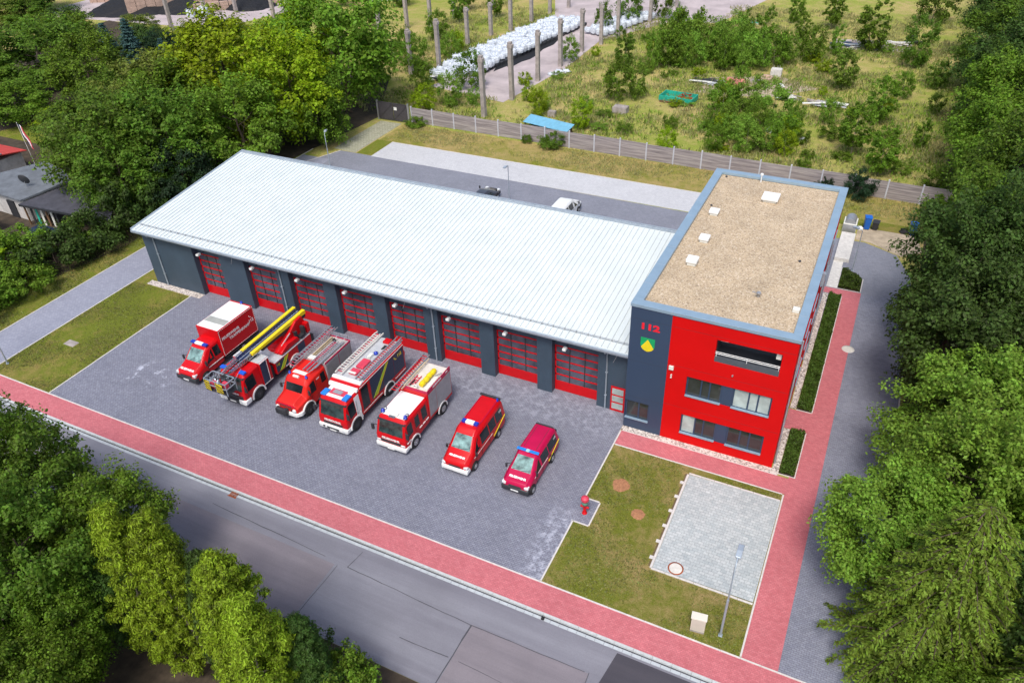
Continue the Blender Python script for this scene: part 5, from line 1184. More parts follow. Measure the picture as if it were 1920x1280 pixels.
scrap("board_pile", -12.4, 72.4, 14, 1.2, [OFFW, SILV, DARK], "pile of white and dark boards in the meadow near the red tank", "board pile", 1); scrap("board_pile", 2.8, 97.4, 10, 1.2, [CONCL, OFFW, NAVY], "pile of pale boards on the far bare patch", "board pile", 2); scrap("board_pile", 9.6, 99.8, 9, 1.2, [CONCL, OFFW], "flat pale boards left of the dark tyre stack", "board pile", 3)
scrap("plank_stack", -.9, 69.3, 10, .8, [OFFW, CONC], "short stack of white planks at the edge of the shrubs", "plank stack", 4); scrap("plank_stack", 3.6, 68.5, 14, 1.5, [OFFW, SILV, CONC], "long stack of white planks and posts beside the shrubs", "plank stack", 6); scrap("steel_girder", -12.8, 106.9, 6, 1.4, [TURQ, DARK, OFFW], "dark and green girder lying beyond the birch thicket", "girder", 7, 2.2, .4)
t = empty("red_tank", (-8.7, 72.1, 0), .0); tag(t, "faded pink-red steel tank lying in the meadow", "tank")
MB().lathe([(.02, -1.3), (.5, -1.28), (.62, -1.1), (.62, 1.1), (.5, 1.28), (.02, 1.3)], (0, 0, .6), 'x', 18).build("tank_body", plain("faded_red", (.50, .19, .15, 1), .8, 0, 0, .2), t, smooth=True); MB().box(-.9, -.7, -.5, .5, 0, .3).build("foot", RUST, t); MB().box(.7, .9, -.5, .5, 0, .3).build("foot", RUST, t)
tag(MB().lathe([(.9, 0), (.95, .35), (.75, .35), (.72, .05)], (-5.5, 77.0, 0), n=20).build("concrete_ring", TANW), "flat tan concrete ring lying in the meadow", "concrete ring")
def cblock(x, y, s, h, mat, label, seed):
    rnd = random.Random(seed); mb = MB(); mb.box(-s, s, -s*.7, s*.7, 0, h); mb.box(-s*.85, -s*.2, -s*.75, -s*.7, h*.2, h*.8); mb.box(-s*.9, s*.9, -s*.6, s*.6, h, h+.06)
    for k in range(3): mb.tube([(-s*.5+k*s*.5, 0, h), (-s*.5+k*s*.5+rnd.uniform(-.2, .2), rnd.uniform(-.1, .1), h+.5)], .02, 5)
    tag(mb.build("concrete_block", mat, None, .03, loc=(x, y, 0)), label, "concrete block")
cblock(-4.4, 78.8, .75, 1.0, CONCL, "upright pale concrete block beside the birch thicket", 1); cblock(-20.2, 56.9, .95, .8, CONC, "grey concrete block with rods in front of the twin birches", 2); cblock(-28.0, 52.4, .5, .7, CONC, "small grey concrete block beside the yellow-green bush", 3); cblock(-6.3, 74.6, .8, .4, CONC, "low grey concrete lump right of the red tank", 4)
blob("white_drum", (-2.9, 74.2, 0), .55, WHITE, "white tarpaulin lump lying in the grass above the planks", "tarpaulin", 9, .6); blob("white_drum", (3.0, 55.6, 0), .5, BAG, "pale sack lying among the lower shrubs", "sack", 10, .6); blob("white_drum", (-1.0, 57.0, 0), .6, BAG, "pale round sack half hidden in the shrubs by the fence", "sack", 11, .8)
t = empty("tyre_stack", (12.2, 102.2, 0)); tag(t, "dark heap of old tyres and boards at the woodland edge", "tyre stack")
for i, (x, y, z) in enumerate(((-.7, 0, 0), (.5, .1, 0), (-.1, .5, .28), (.4, -.4, .28), (-.5, -.2, .56), (1.3, .3, 0), (0, 0, .84))): MB().lathe([(.3, 0), (.52, .02), (.58, .14), (.52, .26), (.3, .28)], (0, 0, 0), n=16).build("tyre", BLACK, t, loc=(x, y, z))
scrap("dark_timber", -49.8, 60.2, 12, .8, [BLACK, DARK, OFFW], "heap of dark timber at the near end of the white bags", "timber heap", 12, 1.0, .6)

# ================================================================ LEFT: sheds, house, flag
t = empty("flat_roof_shed", (-69, 6, 0)); tag(t, "low flat-roofed shed with grey felt roof and dirty white wall", "shed")
MB().add([(-7.2, -1.0, 2.55), (2.7, -1.6, 2.5), (4.0, 4.3, 2.75), (-3.0, 6.0, 2.85), (-7.2, -1.0, 2.72), (2.7, -1.6, 2.67), (4.0, 4.3, 2.92), (-3.0, 6.0, 3.02)], [(3, 2, 1, 0), (4, 5, 6, 7), (0, 1, 5, 4), (1, 2, 6, 5), (2, 3, 7, 6), (3, 0, 4, 7)]).build("roof", SHED, t)
MB().prism([(-7, -.6), (2.3, -1.1), (3.6, 4.0), (-3, 5.6)], 0, 2.52).build("wall", PLASTER, t); MB().box(-.6, .5, -1.12, -.85, 0, 1.9).build("door", DARK, t)
dish = empty("dish_mount", (0, 0, 0)); dish.parent = t
d_ = MB(); d_.lathe([(.02, 0), (.3, .04), (.55, .16), (.6, .2), (.56, .2), (.3, .08), (.02, .05)], (0, 0, 0), 'y', 20); o = d_.build("satellite_dish", DARK, dish, loc=(.8, .6, 3.6)); o.rotation_euler = (.3, 0, .3)
MB().tube([(.8, .7, 2.7), (.8, .7, 3.5)], .03, 6).build("dish_pole", ALU, dish)
t = empty("lean_to_shed", (-61, 6, 0)); tag(t, "lower dark lean-to shed with open front full of boards", "shed")
MB().add([(-5.2, -1.9, 2.3), (6.3, -.6, 2.05), (4.0, 2.0, 2.15), (-4.2, 4.4, 2.4), (-5.2, -1.9, 2.42), (6.3, -.6, 2.17), (4.0, 2.0, 2.27), (-4.2, 4.4, 2.52)], [(3, 2, 1, 0), (4, 5, 6, 7), (0, 1, 5, 4), (1, 2, 6, 5), (2, 3, 7, 6), (3, 0, 4, 7)]).build("roof", SHED2, t)
MB().prism([(-4.2, .3), (3.5, .9), (3.2, 1.6), (-3.6, 3.8)], 0, 2.28).build("wall", DARK, t)
fa = MB(); fa.bar((-5.2, -1.94, 2.3), (6.3, -.64, 2.06), .1, .22); fa.build("roof_edge_trim", DARK, t)
for k, (x, m_) in enumerate(((-4.5, DARK), (-3.9, TURQ), (-3.3, OFFW), (-2.7, WOODB), (-2.1, OFFW), (-1.6, DARK))): MB().bar((x, -1.4+.11*k, 0), (x-.25, -1.2+.11*k, 2.0), .3, .06).build("leaning_board", m_, t)
for x in (-5.0, .5, 5.6): MB().box(x-.07, x+.07, -1.7+.11*(x+5), -1.56+.11*(x+5), 0, 2.25).build("post", WOODB, t)
gt_ = MB(); gt_.bar((1.6, -1.22, 2.02), (4.6, -.9, 2.0), .1, .1); gt_.bar((4.6, -.9, 2.0), (7.5, -.9, 1.9), .1, .1); gt_.build("gutter", OFFW, t)
tag(MB().prof([(-.8, 0), (-.8, .9), (.8, .9), (.8, 0)], -1.6, 1.6).build("garden_cover", NAVY, None, .15, loc=(-62.0, 3.0, 0)), "dark blue covered garden table in front of the lean-to", "garden table")
tag(MB().prof([(-1.2, 1.3), (-1.2, 1.45), (1.2, 1.9), (1.2, 1.75)], -2.0, 2.0).box(-1.8, -1.7, -.6, -.5, 0, 1.4).box(1.7, 1.8, -.6, -.5, 0, 1.4).box(-1.8, -1.7, .6, .7, 0, 1.7).box(1.7, 1.8, .6, .7, 0, 1.7).build("solar_panel", NAVY, None, loc=(-69.5, 1.2, 0)), "dark blue tilted panel left of the dirty white wall", "solar panel")
t = empty("red_roof_house", (-82.6, 9.8, 0)); tag(t, "small house with red sheet roof and white chimney at the left edge", "house")
MB().box(-6, 3.6, -1.5, 4, 0, 2.3).build("wall", PLASTER, t); MB().prof([(-2.0, 2.3), (-2.0, 2.4), (1.2, 3.1), (1.2, 3.0)], -6.4, 4.2).build("roof", ROOFR, t); MB().prof([(1.21, 3.0), (1.21, 3.12), (4.4, 2.5), (4.4, 2.4)], -6.4, 4.2).build("roof", ROOFR, t)
MB().bar((-6.4, 1.2, 3.16), (4.25, 1.2, 3.16), .5, .1).build("ridge_cap", ALU, t); MB().box(2.6, 3.4, -2.6, -2.05, 0, 3.6).box(2.45, 3.55, -2.7, -1.95, 3.6, 3.75).build("chimney", PLASTER, t)
t = empty("flagpole", (-78.6, 14.6, 0)); tag(t, "thin flagpole with drooping blue, white and red flag behind the sheds", "flagpole")
MB().tube([(0, 0, 0), (-.3, .05, 5.6)], .035, 6).build("pole", OFFW, t)
fl = MB(); n = 8
cols = [[(-.3+z*.62+.09*i, .08*math.sin(i*1.1+z*3), 5.5-z*.35-.36*i) for i in range(n)] for z in (0, .4, .8, 1.25)]
for k in range(3):
    vs = cols[k]+cols[k+1]+[(x, y+.03, z) for x, y, z in cols[k]+cols[k+1]]; N = 2*n
    fl.add(vs, [(i, i+1, n+i+1, n+i) for i in range(n-1)]+[(N+n+i, N+n+i+1, N+i+1, N+i) for i in range(n-1)], k)
fl.build("flag", [NAVY, WHITE, plain("flag_red", (.55, .06, .09, 1), .7)], t)
# ================================================================ VEGETATION
def unit(a): return a/np.maximum(1e-6, np.linalg.norm(a, axis=-1, keepdims=True))
def leaf_mesh(name, P, N, T, L, W, mat, bend=.0):
    n = len(P); N = unit(N); T = unit(T-(T*N).sum(1, keepdims=True)*N); B = np.cross(N, T)
    L = L.reshape(-1, 1)/2; W = W.reshape(-1, 1)/2
    V = np.empty((n, 4, 3)); V[:, 0] = P-T*L; V[:, 1] = P+B*W+N*W*.35; V[:, 2] = P+T*L-N*L*bend; V[:, 3] = P-B*W+N*W*.35
    me = bpy.data.meshes.new(name); me.vertices.add(4*n); me.vertices.foreach_set("co", V.astype(np.float32).ravel())
    me.loops.add(4*n); me.loops.foreach_set("vertex_index", np.arange(4*n, dtype=np.int32)); me.polygons.add(n)
    me.polygons.foreach_set("loop_start", np.arange(0, 4*n, 4, dtype=np.int32)); me.polygons.foreach_set("loop_total", np.full(n, 4, np.int32))
    me.update(calc_edges=True); me.materials.append(mat); return me
def crown(name, seed, R, z0, H, nclump, nleaf, cr, L, mat, shape='round', upl=.25, droop=0, aspect=.6):
    g = np.random.default_rng(seed); zc, hz = (z0+H)/2, (H-z0)/2
    lob = [(unit(g.normal(size=3)), g.uniform(.12, .30), g.uniform(3, 7)) for _ in range(7)]
    if shape == 'column':
        z = g.uniform(0, 1, nclump)**.9; th = g.uniform(0, 2*np.pi, nclump); rr = R*(1-z**3.2*.85)*(.45+.6*np.sqrt(g.uniform(0, 1, nclump)))*(1+.22*np.sin(3*th+seed)+.12*np.sin(5*th+z*9)); rr *= np.clip(.55+z*4, .55, 1)
        C = np.stack([rr*np.cos(th), rr*np.sin(th), z0+z*(H-z0)], 1)
        out = unit(np.stack([np.cos(th), np.sin(th), .35+0*th], 1))
    elif shape == 'cone':
        z = 1-np.sqrt(g.uniform(0, 1, nclump)); th = g.uniform(0, 2*np.pi, nclump); rr = R*(1-z)*(.45+.55*g.uniform(0, 1, nclump))*(1+.12*np.sin(z*40)); C = np.stack([rr*np.cos(th), rr*np.sin(th), z0+z*(H-z0)], 1)
        out = unit(np.stack([np.cos(th), np.sin(th), .3+0*th], 1))
    else:
        d = unit(g.normal(size=(nclump, 3))); k = 1+sum(a*np.exp(-f*(1-d@v)) for v, a, f in lob)-.12
        rad = (.42+.58*g.uniform(0, 1, nclump)**.45)*k
        e = np.where(d[:, 2:3] < 0, .85, 1.0); C = np.concatenate([d[:, :2]*R*rad[:, None]*.9, zc+d[:, 2:3]*hz*rad[:, None]*e], 1); out = d
    C[:, 2] = np.maximum(C[:, 2], z0*.5+.2)
    ci = g.integers(0, nclump, nleaf); crs = cr*g.uniform(.45, 1.4, nclump)
    u = unit(g.normal(size=(nleaf, 3))*.75+out[ci]*.55+np.array([0, 0, .35])); P = C[ci]+u*crs[ci][:, None]*(.45+.65*g.uniform(0, 1, (nleaf, 1)))*np.array([1, 1, .72])
    N = u*.6+np.array([0, 0, upl+.35])+g.normal(size=(nleaf, 3))*.38; P = P+out[ci]*crs[ci][:, None]*g.uniform(-.7, 1.25, (nleaf, 1))*(.75 if shape == 'round' else .3); T = g.normal(size=(nleaf, 3))+out[ci]*.5+np.array([0, 0, -droop])
    if shape == 'column': T = T*.5+np.array([0, 0, 1.0]); N = u+g.normal(size=(nleaf, 3))*.4
    s = L*g.uniform(.6, 1.35, nleaf)
    P[:, 2] = np.maximum(P[:, 2], .08)
    return leaf_mesh(name, P, N, T, s, s*aspect, mat, .15)
def trunk_mesh(name, seed, H, r, nb, R, mat, bare=.25):
    rnd = random.Random(seed); mb = MB(); pts = [(0, 0, -.1)]; k = 6
    for i in range(1, k+1): pts.append((pts[-1][0]+rnd.uniform(-.02, .02)*H, pts[-1][1]+rnd.uniform(-.02, .02)*H, H*.82*i/k))
    mb.tube(pts, r, 9, 0, r*.22)
    for i in range(nb):
        f = bare+(1-bare)*(i+.5)/nb*.92; q = Vector(pts[0]).lerp(Vector(pts[-1]), f); j = int(f*k); q = Vector(pts[min(j, k)]).lerp(Vector(pts[min(j+1, k)]), f*k-j)
        a = i*2.4+rnd.uniform(-.4, .4); l = R*rnd.uniform(.55, .9)*(1-.5*f); e = rnd.uniform(.25, .8)
        mid = q+Vector((math.cos(a)*l*.5, math.sin(a)*l*.5, l*.35*e)); end = q+Vector((math.cos(a)*l, math.sin(a)*l, l*e)); mb.tube([q, mid, end], r*.34*(1-.5*f), 6, 0, r*.05)
        for s in (-1, 1): mb.tube([mid, mid+Vector((math.cos(a+s*.7)*l*.4, math.sin(a+s*.7)*l*.4, l*.3*e))], r*.14, 5, 0, r*.03)
    me = mb.mesh(name); me.materials.append(mat); return me
def conifer(name, seed, H, R, mat, lev, per, L, droop, z0=.06, spr=26, nq=4, ex=.75):
    """whorled conifer: boughs with hanging sprays"""
    g = np.random.default_rng(seed); P = []; N = []; T = []; S_ = []; tb = MB()
    tb.tube([(0, 0, -.1), (g.normal()*.05, g.normal()*.05, H*.5), (0, 0, H*.99)], R*.06, 8, 0, R*.006)
    for i in range(lev):
        f = z0+(1-z0)*(i+.3)/lev; z = H*f; ln = R*(1-f)**ex*1.02+.12
        for j in range(per):
            a = 2*np.pi*(j+g.uniform(-.3, .3))/per+i*.9; l = ln*g.uniform(.7, 1.15); dr = droop*g.uniform(.6, 1.4)
            d = np.array([np.cos(a), np.sin(a), 0]); sd = np.array([-np.sin(a), np.cos(a), 0]); n = max(6, int(spr*l/R*1.3)); prev = None; path = []
            for k in range(n):
                t = (k+.5)/n; p = np.array([0, 0, z])+d*l*t+np.array([0, 0, l*(.25*t-dr*t*t)]); path.append(tuple(p))
                for q in range(nq):
                    w_ = (1-t)*.34*l*g.uniform(.1, 1)+.10; side = 1 if q % 2 else -1
                    P.append(p+sd*side*w_*g.uniform(.2, 1)+np.array([0, 0, -w_*.5*droop*g.uniform(.2, 1.3)])+g.normal(size=3)*.05); T.append(d*.7+sd*side*.8+np.array([0, 0, -.5*droop])+g.normal(size=3)*.2)
                    N.append(np.array([0, 0, 1.0])+d*.25+g.normal(size=3)*.3); S_.append(L*g.uniform(.6, 1.3)*(1.1-.4*t))
            tb.tube([(0, 0, z)]+path[::max(1, n//4)], R*.012, 4, 0, R*.004)
    P, N, T, S_ = map(np.array, (P, N, T, S_)); me = leaf_mesh(name, P, N, T, S_, S_*.42, mat, .25); tm = tb.mesh(name+"_wood"); tm.materials.append(BARK); return me, tm
PROTO = {}
def proto(kind):
    if kind in PROTO: return PROTO[kind]
    if kind == 'far': r = [(crown("crown", 10+i, 5, 1.0, 10, 150, 17000, .95, .34, L_MID), trunk_mesh("trunk", 3+i, 9, .22, 9, 4, BARK)) for i in range(4)]
    elif kind == 'near': r = [(crown("crown", 40+i, 5, 1.0, 11, 230, 36000, .85, .25, L_MID, droop=.4), trunk_mesh("trunk", 13+i, 10, .22, 14, 4.4, BARK)) for i in range(3)]
    elif kind == 'column': r = [(crown("crown", 60+i, 1.5, .1, 11, 360, 52000, .34, .19, L_THU, 'column', aspect=.3), trunk_mesh("trunk", 23+i, 9, .14, 12, 1.0, BARKL, .1)) for i in range(3)]
    elif kind == 'spruce': r = [conifer("crown", 70+i, 9, 2.4, L_BLU, 22, 9, .42, .25) for i in range(2)]
    elif kind == 'larch': r = [conifer("crown", 80+i, 14, 5.0, L_LAR, 32, 11, .30, .62, .05, 48, 6, .5) for i in range(2)]
    elif kind == 'shrub': r = [(crown("crown", 90+i, 2.0, .1, 4.0, 75, 5200, .42, .22, L_BIR, upl=.0, droop=-.6, aspect=.5), trunk_mesh("trunk", 33+i, 3.4, .05, 7, 1.3, BARKL, .05)) for i in range(4)]
    elif kind == 'birch': r = [(crown("crown", 100+i, 1.7, .2, 5.2, 90, 6500, .34, .22, L_BIR, upl=0, droop=-.5), trunk_mesh("trunk", 43+i, 5, .06, 9, 1.2, BARKL, .08)) for i in range(3)]
    elif kind == 'bush': r = [(crown("crown", 110+i, 1.6, .05, 2.2, 60, 6000, .34, .16, L_DARK), trunk_mesh("trunk", 53+i, 1.4, .05, 6, .9, BARK, .05)) for i in range(3)]
    PROTO[kind] = r; return r
CNT = {}
def ORDX(n): return ORD[n-1] if n <= 12 else f"{n}th"
def tree(kind, x, y, R, H, mat, label, cat="tree", group=None, name=None, lean=(0, 0)):
    ps = proto(kind); i = CNT.get(kind, 0); CNT[kind] = i+1; cm, tm = ps[i % len(ps)]
    R0, H0 = {'far': (5, 10), 'near': (5, 11), 'column': (1.5, 11), 'spruce': (2.4, 9), 'larch': (5, 14), 'shrub': (2, 4), 'birch': (1.7, 5.2), 'bush': (1.6, 2.2)}[kind]
    nm = name or {'far': 'broadleaf_tree', 'near': 'broadleaf_tree', 'column': 'columnar_conifer', 'spruce': 'spruce_tree', 'larch': 'drooping_conifer', 'shrub': 'birch_shrub', 'birch': 'young_birch', 'bush': 'bush'}[kind]
    t = empty(nm, (x, y, 0), random.uniform(0, 6.28)); t.scale = (R/R0, R/R0, H/H0); t.rotation_euler[0] = lean[0]; t.rotation_euler[1] = lean[1]
    tag(t, label, cat, group)
    a = bpy.data.objects.new("crown", cm); COL.objects.link(a); a.parent = t
    if mat is not None: a.material_slots[0].link = 'OBJECT'; a.material_slots[0].material = mat
    b = bpy.data.objects.new("trunk", tm); COL.objects.link(b); b.parent = t
    return t
G1 = "trees of the garden wood left of the hall"
for (x, y, R, H, m_, l) in [
    (-105.5, 38, 7.6, 9.5, L_MED, "broad dark rounded tree at the far left of the garden wood"), (-90.2, 33.8, 5.2, 9.5, L_MID, "mid-green tree with yellowish crown right of the broad dark one"),
    (-99.3, 51.9, 4.4, 5.2, L_DARK, "dark tree just below the largest coal heap"), (-90.2, 48.7, 4.2, 6.0, L_NEE, "dark tree between the blue spruces and the coal walls"), (-82, 49, 4.5, 7, L_DARK, "low dark tree right of the blue spruces"), (-90.5, 60, 4.4, 5.0, L_NEE, "blackish tree in front of the low tan wall"), (-78, 54, 4.4, 7, L_MED, "dark tree behind the bright yellow-green crown"), (-84, 68, 3.4, 4.5, L_MED, "dark tree by the leaning columns"), (-72, 52, 4.5, 8, L_MID, "mid-green tree squeezed behind the bright crown"),
    (-69, 25.5, 6.0, 11, L_OLI, "feathery olive-green tree in the middle of the garden wood"), (-62.4, 32.3, 7.6, 14, L_BRI, "largest bright yellow-green tree of the garden wood"), (-53.2, 32.5, 6.0, 12.5, L_BRI, "yellow-green tree close behind the hall's left back corner"), (-54.2, 44.5, 8.0, 15.5, L_MID, "tall deep-green tree beside the metal gate"), (-62, 47, 5.0, 14, L_BRI, "yellow-green crown rising left of the tall deep-green tree"),
    (-62, 13.8, 6.0, 11, L_MED, "tall green tree right beside the flat-roofed sheds"), (-56.6, 16.5, 5.4, 10.5, L_MED, "green tree at the hall's left roof corner"), (-53.6, 23.8, 5.4, 11, L_MID, "mid-green tree behind the hall's left roof edge"), (-50.5, 33.5, 3.6, 8, L_MID, "mid-green tree beside the grass-grid path"), (-63.5, 22, 5.0, 11, L_MID, "mid-green tree between the olive tree and the sheds"),
    (-95.3, 25, 4.6, 5, L_MID, "low rounded bushy tree at the left edge above the red roof"), (-80, 22, 4.2, 5.5, L_MED, "small dark tree left of the flag"), (-73, 16.5, 3.2, 6.0, L_OLI, "small loose olive tree behind the flat-roofed shed"), (-79, 27.5, 4.2, 7, L_MED, "dark round tree above the bright hedge"), (-104, 28, 5, 6, L_MID, "bushy tree on the picture's left edge"), (-116, 50, 5.5, 7, L_MID, "mid-green tree at the upper left edge"), (-127, 58, 4.5, 5, L_DARK, "dark tree in the upper left corner"), (-151, 70, 6, 8, L_DARK, "dark tree in the extreme upper left corner"), (-141, 61, 4.5, 5, L_MED, "bushy tree left of the largest coal heap's foot, upper left"), (-145, 60, 5, 6, L_OLI, "olive tree on the upper left edge"), (-112, 62, 3.4, 4.2, L_OLI, "olive bushy tree left of the largest coal heap"),
    (-86, 9, 4, 5, L_DARK, "dark tree at the left edge below the red roof"), (-57.5, 10.2, 4.4, 8.5, L_MED, "leafy green tree overhanging the lean-to roof"), (-53.5, 14.5, 3.2, 7, L_NEE, "dark tree between the lane and the sheds")]:
    tree('far', x, y, R, H, m_, l, group=G1)
tree('far', -87.1, 26.3, 3.6, 2.6, L_BRI, "bright green clipped hedge mound in the garden", "hedge", name="hedge_mound")
for (x, y, R, H, l) in [(-95, 41.7, 2.6, 9, "blue-green spruce, left of the close pair"), (-92, 43.2, 2.5, 9.5, "blue-green spruce, right of the close pair"), (-86.5, 44, 2.0, 7, "smaller blue-green spruce apart from the pair")]: tree('spruce', x, y, R, H, None, l, group="blue spruces in the garden")
G2 = "bushes along the bank by the lane"
BK = ["mid-green bush in the middle of the lane bank, in front of the shed's white wall", "dark bush on the lane bank in front of the leaning boards", "dark bush on the lane bank below the lean-to's gutter", "tall dark bush at the lean-to's right corner", "low mid-green bush next to the lane verge, right of the leftmost ones", "mid-green bush at the left edge close to the lane", "tall dark bush nearest the hall's left corner on the bank", "thick dark bush at the left edge behind the mid-green one", "mid-green bush directly in front of the lean-to's open side", "yellow-green bush at the left edge in front of the sheds", "dark bush at the left edge lowest on the bank", "larger dark bush at the left edge low on the bank", "pale young bush on the bank below the lean-to roof", "shaded dark bush behind the hall's left wall"]
for i, (x, y, R, H, m_) in enumerate([(-58.4, -3.2, 2.9, 3.6, L_MID), (-55.6, -.6, 2.8, 3.4, L_DARK), (-54.6, 3.0, 2.5, 3.6, L_DARK), (-55.0, 6.2, 2.6, 5, L_DARK), (-54.4, -4.8, 2.2, 2.8, L_MID), (-55.2, -7.6, 2.3, 3, L_MID), (-53.8, 9.5, 2.0, 4.5, L_DARK), (-57.8, -6.2, 2.4, 3.5, L_DARK), (-59.5, .2, 2.2, 3.0, L_MID), (-61.5, -3.2, 2.6, 3.2, L_BRI), (-54.6, -10.0, 2.2, 3, L_DARK), (-57.5, -10.5, 2.5, 3.5, L_DARK), (-56.8, 3.6, 1.8, 2.6, L_BIR), (-52.9, 13, 2, 4, L_DARK)]):
    tree('bush', x, y, R, H, m_, BK[i], "bush", G2)
G3 = "trees of the woodland along the driveway"
for (x, y, R, H, m_, l) in [
    (19.2, 17.4, 4.8, 12.5, L_DARK, "dense dark beech overhanging the driveway bend"), (19.6, 9.4, 4.9, 11.5, L_DARK, "dark beech overhanging the middle of the driveway"), (22.8, 24, 5.2, 13.5, L_MED, "green beech beside the lone blue bin"), (23.2, 33, 5.4, 13, L_MED, "green tree at the right end of the plank fence"), (23, 43, 5.6, 13, L_MID, "mid-green tree just beyond the fence's right end"), (23, 54, 5.8, 13, L_MID, "mid-green tree at the meadow edge, second beyond the fence"), (23.5, 66, 6, 12.5, L_DARK, "dark tree at the meadow edge, third beyond the fence"), (24, 80, 6.2, 12, L_MED, "green tree at the meadow edge, fourth beyond the fence"), (25, 97, 6.5, 12, L_DARK, "dark tree near the top right corner"), (28, 118, 8, 13, L_DARK, "dark tree in the top right corner"), (27.5, 17, 5, 15, L_DARK, "tall dark tree behind the driveway beeches"), (29, 30, 6, 15, L_DARK, "tall dark tree behind the lone blue bin"), (30, 45, 6, 15, L_MED, "tall green tree on the right edge beyond the fence"), (31, 62, 6.5, 14, L_DARK, "tall dark tree on the right edge of the meadow wood"),
    (19.4, 2.6, 4.0, 9.4, L_BIR, "light green tree opposite the small planted bed"), (19.6, -3.4, 3.8, 10, L_BIR, "light green tree opposite the tower front corner"), (16.5, -6.9, 3.5, 8.2, L_BIR, "fresh green low tree reaching over the driveway"), (25, 5, 4.2, 12, L_BIR, "taller fresh green tree at the right edge opposite the tower"), (24.5, -4, 4, 11, L_MID, "mid-green tree at the right edge beside the drooping conifer"), (20.0, -15.5, 2.8, 6.5, L_MID, "small green tree in the bottom right corner"), (22.5, -10, 3.4, 9, L_DARK, "dark tree behind the drooping conifer")]:
    tree('near', x, y, R, H, m_, l, group=G3)
tree('larch', 18.6, -11.2, 4.3, 12.0, None, "large drooping yellowish conifer in the lower right", group=G3); tree('larch', 22.6, -14.6, 3.6, 11, L_LAR, "drooping conifer cut by the right edge", group=G3)
tree('spruce', 18.6, -18.2, 2.4, 7, L_DARK, "dark fir at the bottom right edge", group=G3)
for i, (x, y, R, H, m_) in enumerate([(17.8, 12.5, 1.2, 2.2, L_DARK), (17.9, 4.5, 1.2, 2.6, L_MID), (18.0, -2.8, 1.3, 2.4, L_MID), (17.8, -14, 1.2, 1.8, L_MID), (18.2, 20, 1.4, 2.6, L_DARK), (18.4, 38, 2, 3.2, L_MID), (17.9, 45.5, 1.6, 2.6, L_MID), (18.5, 28, 1.6, 3, L_DARK)]):
    tree('bush', x, y, R, H, m_, "undergrowth bush at the woodland edge " + ["opposite the tower's middle", "opposite the gap between the planted beds", "opposite the tower front corner", "in the lower right by the road", "under the beech at the driveway bend", "at the right end of the rear lawn", "just beyond the fence's right end", "beside the driveway's far end"][i], "bush", "undergrowth of the driveway woodland")
G4 = "trees in the foreground across the street"
for (x, y, R, H, m_, l) in [(-25.8, -24.2, 3.6, 10.2, L_MED, "dense broadleaf tree at the left edge across the street"), (-20.6, -23.2, 3.0, 8.2, L_MID, "mid-green tree reaching over the road in the lower left"), (-21.6, -27.5, 3.4, 10, L_MED, "dense green tree in the lower left corner"), (-18.4, -28.6, 2.2, 6.5, L_MID, "smaller green tree left of the golden conifers"), (-16.6, -31.2, 2.6, 7.5, L_MID, "green tree at the bottom edge left of the golden conifers"), (-30.5, -23.6, 2.8, 10, L_MID, "green tree cut by the left edge above the road"), (-20, -32.5, 2.6, 9, L_DARK, "dark tree in the bottom left corner"), (-17.8, -25.4, 1.6, 5.8, L_DARK, "low dark tree behind the golden conifers")]:
    tree('near', x, y, R, H, m_, l, group=G4)
for (x, y, R, H, m_, l) in [(-15.4, -25.6, 1.3, 10.7, L_THU, "golden-green columnar conifer, leftmost of the row"), (-13.4, -25.3, 1.3, 10.9, L_THU, "golden-green columnar conifer, second of the row"), (-9.1, -25.7, 1.5, 10.8, L_THU, "golden-green columnar conifer right of the dark gap, widest of the row"), (-7.3, -26.4, 1.35, 10.0, L_THU, "golden-green columnar conifer, rightmost of the row"), (-11.2, -25.0, 1.1, 9.2, L_DARK, "dark columnar conifer filling the gap in the golden row"), (-6.6, -24.8, 1.1, 7.0, L_DARK, "lower dark columnar conifer right of the golden row")]:
    tree('column', x, y, R, H, m_, l, group=G4)
for (x, y, R, H, m_, l) in [(-5.6, -23.9, 1.4, 3.6, L_MID, "green bush at the road edge right of the conifers"), (-4.5, -24.6, 1.5, 3.0, L_MID, "green bush at the bottom edge, rightmost before the road"), (-7.6, -23.6, 1.2, 3.0, L_DARK, "dark bush at the foot of the conifers"), (-3.2, -24.9, 1.2, 2.2, L_BIR, "pale bush at the bottom edge under the road")]:
    tree('bush', x, y, R, H, m_, l, "bush", G4)
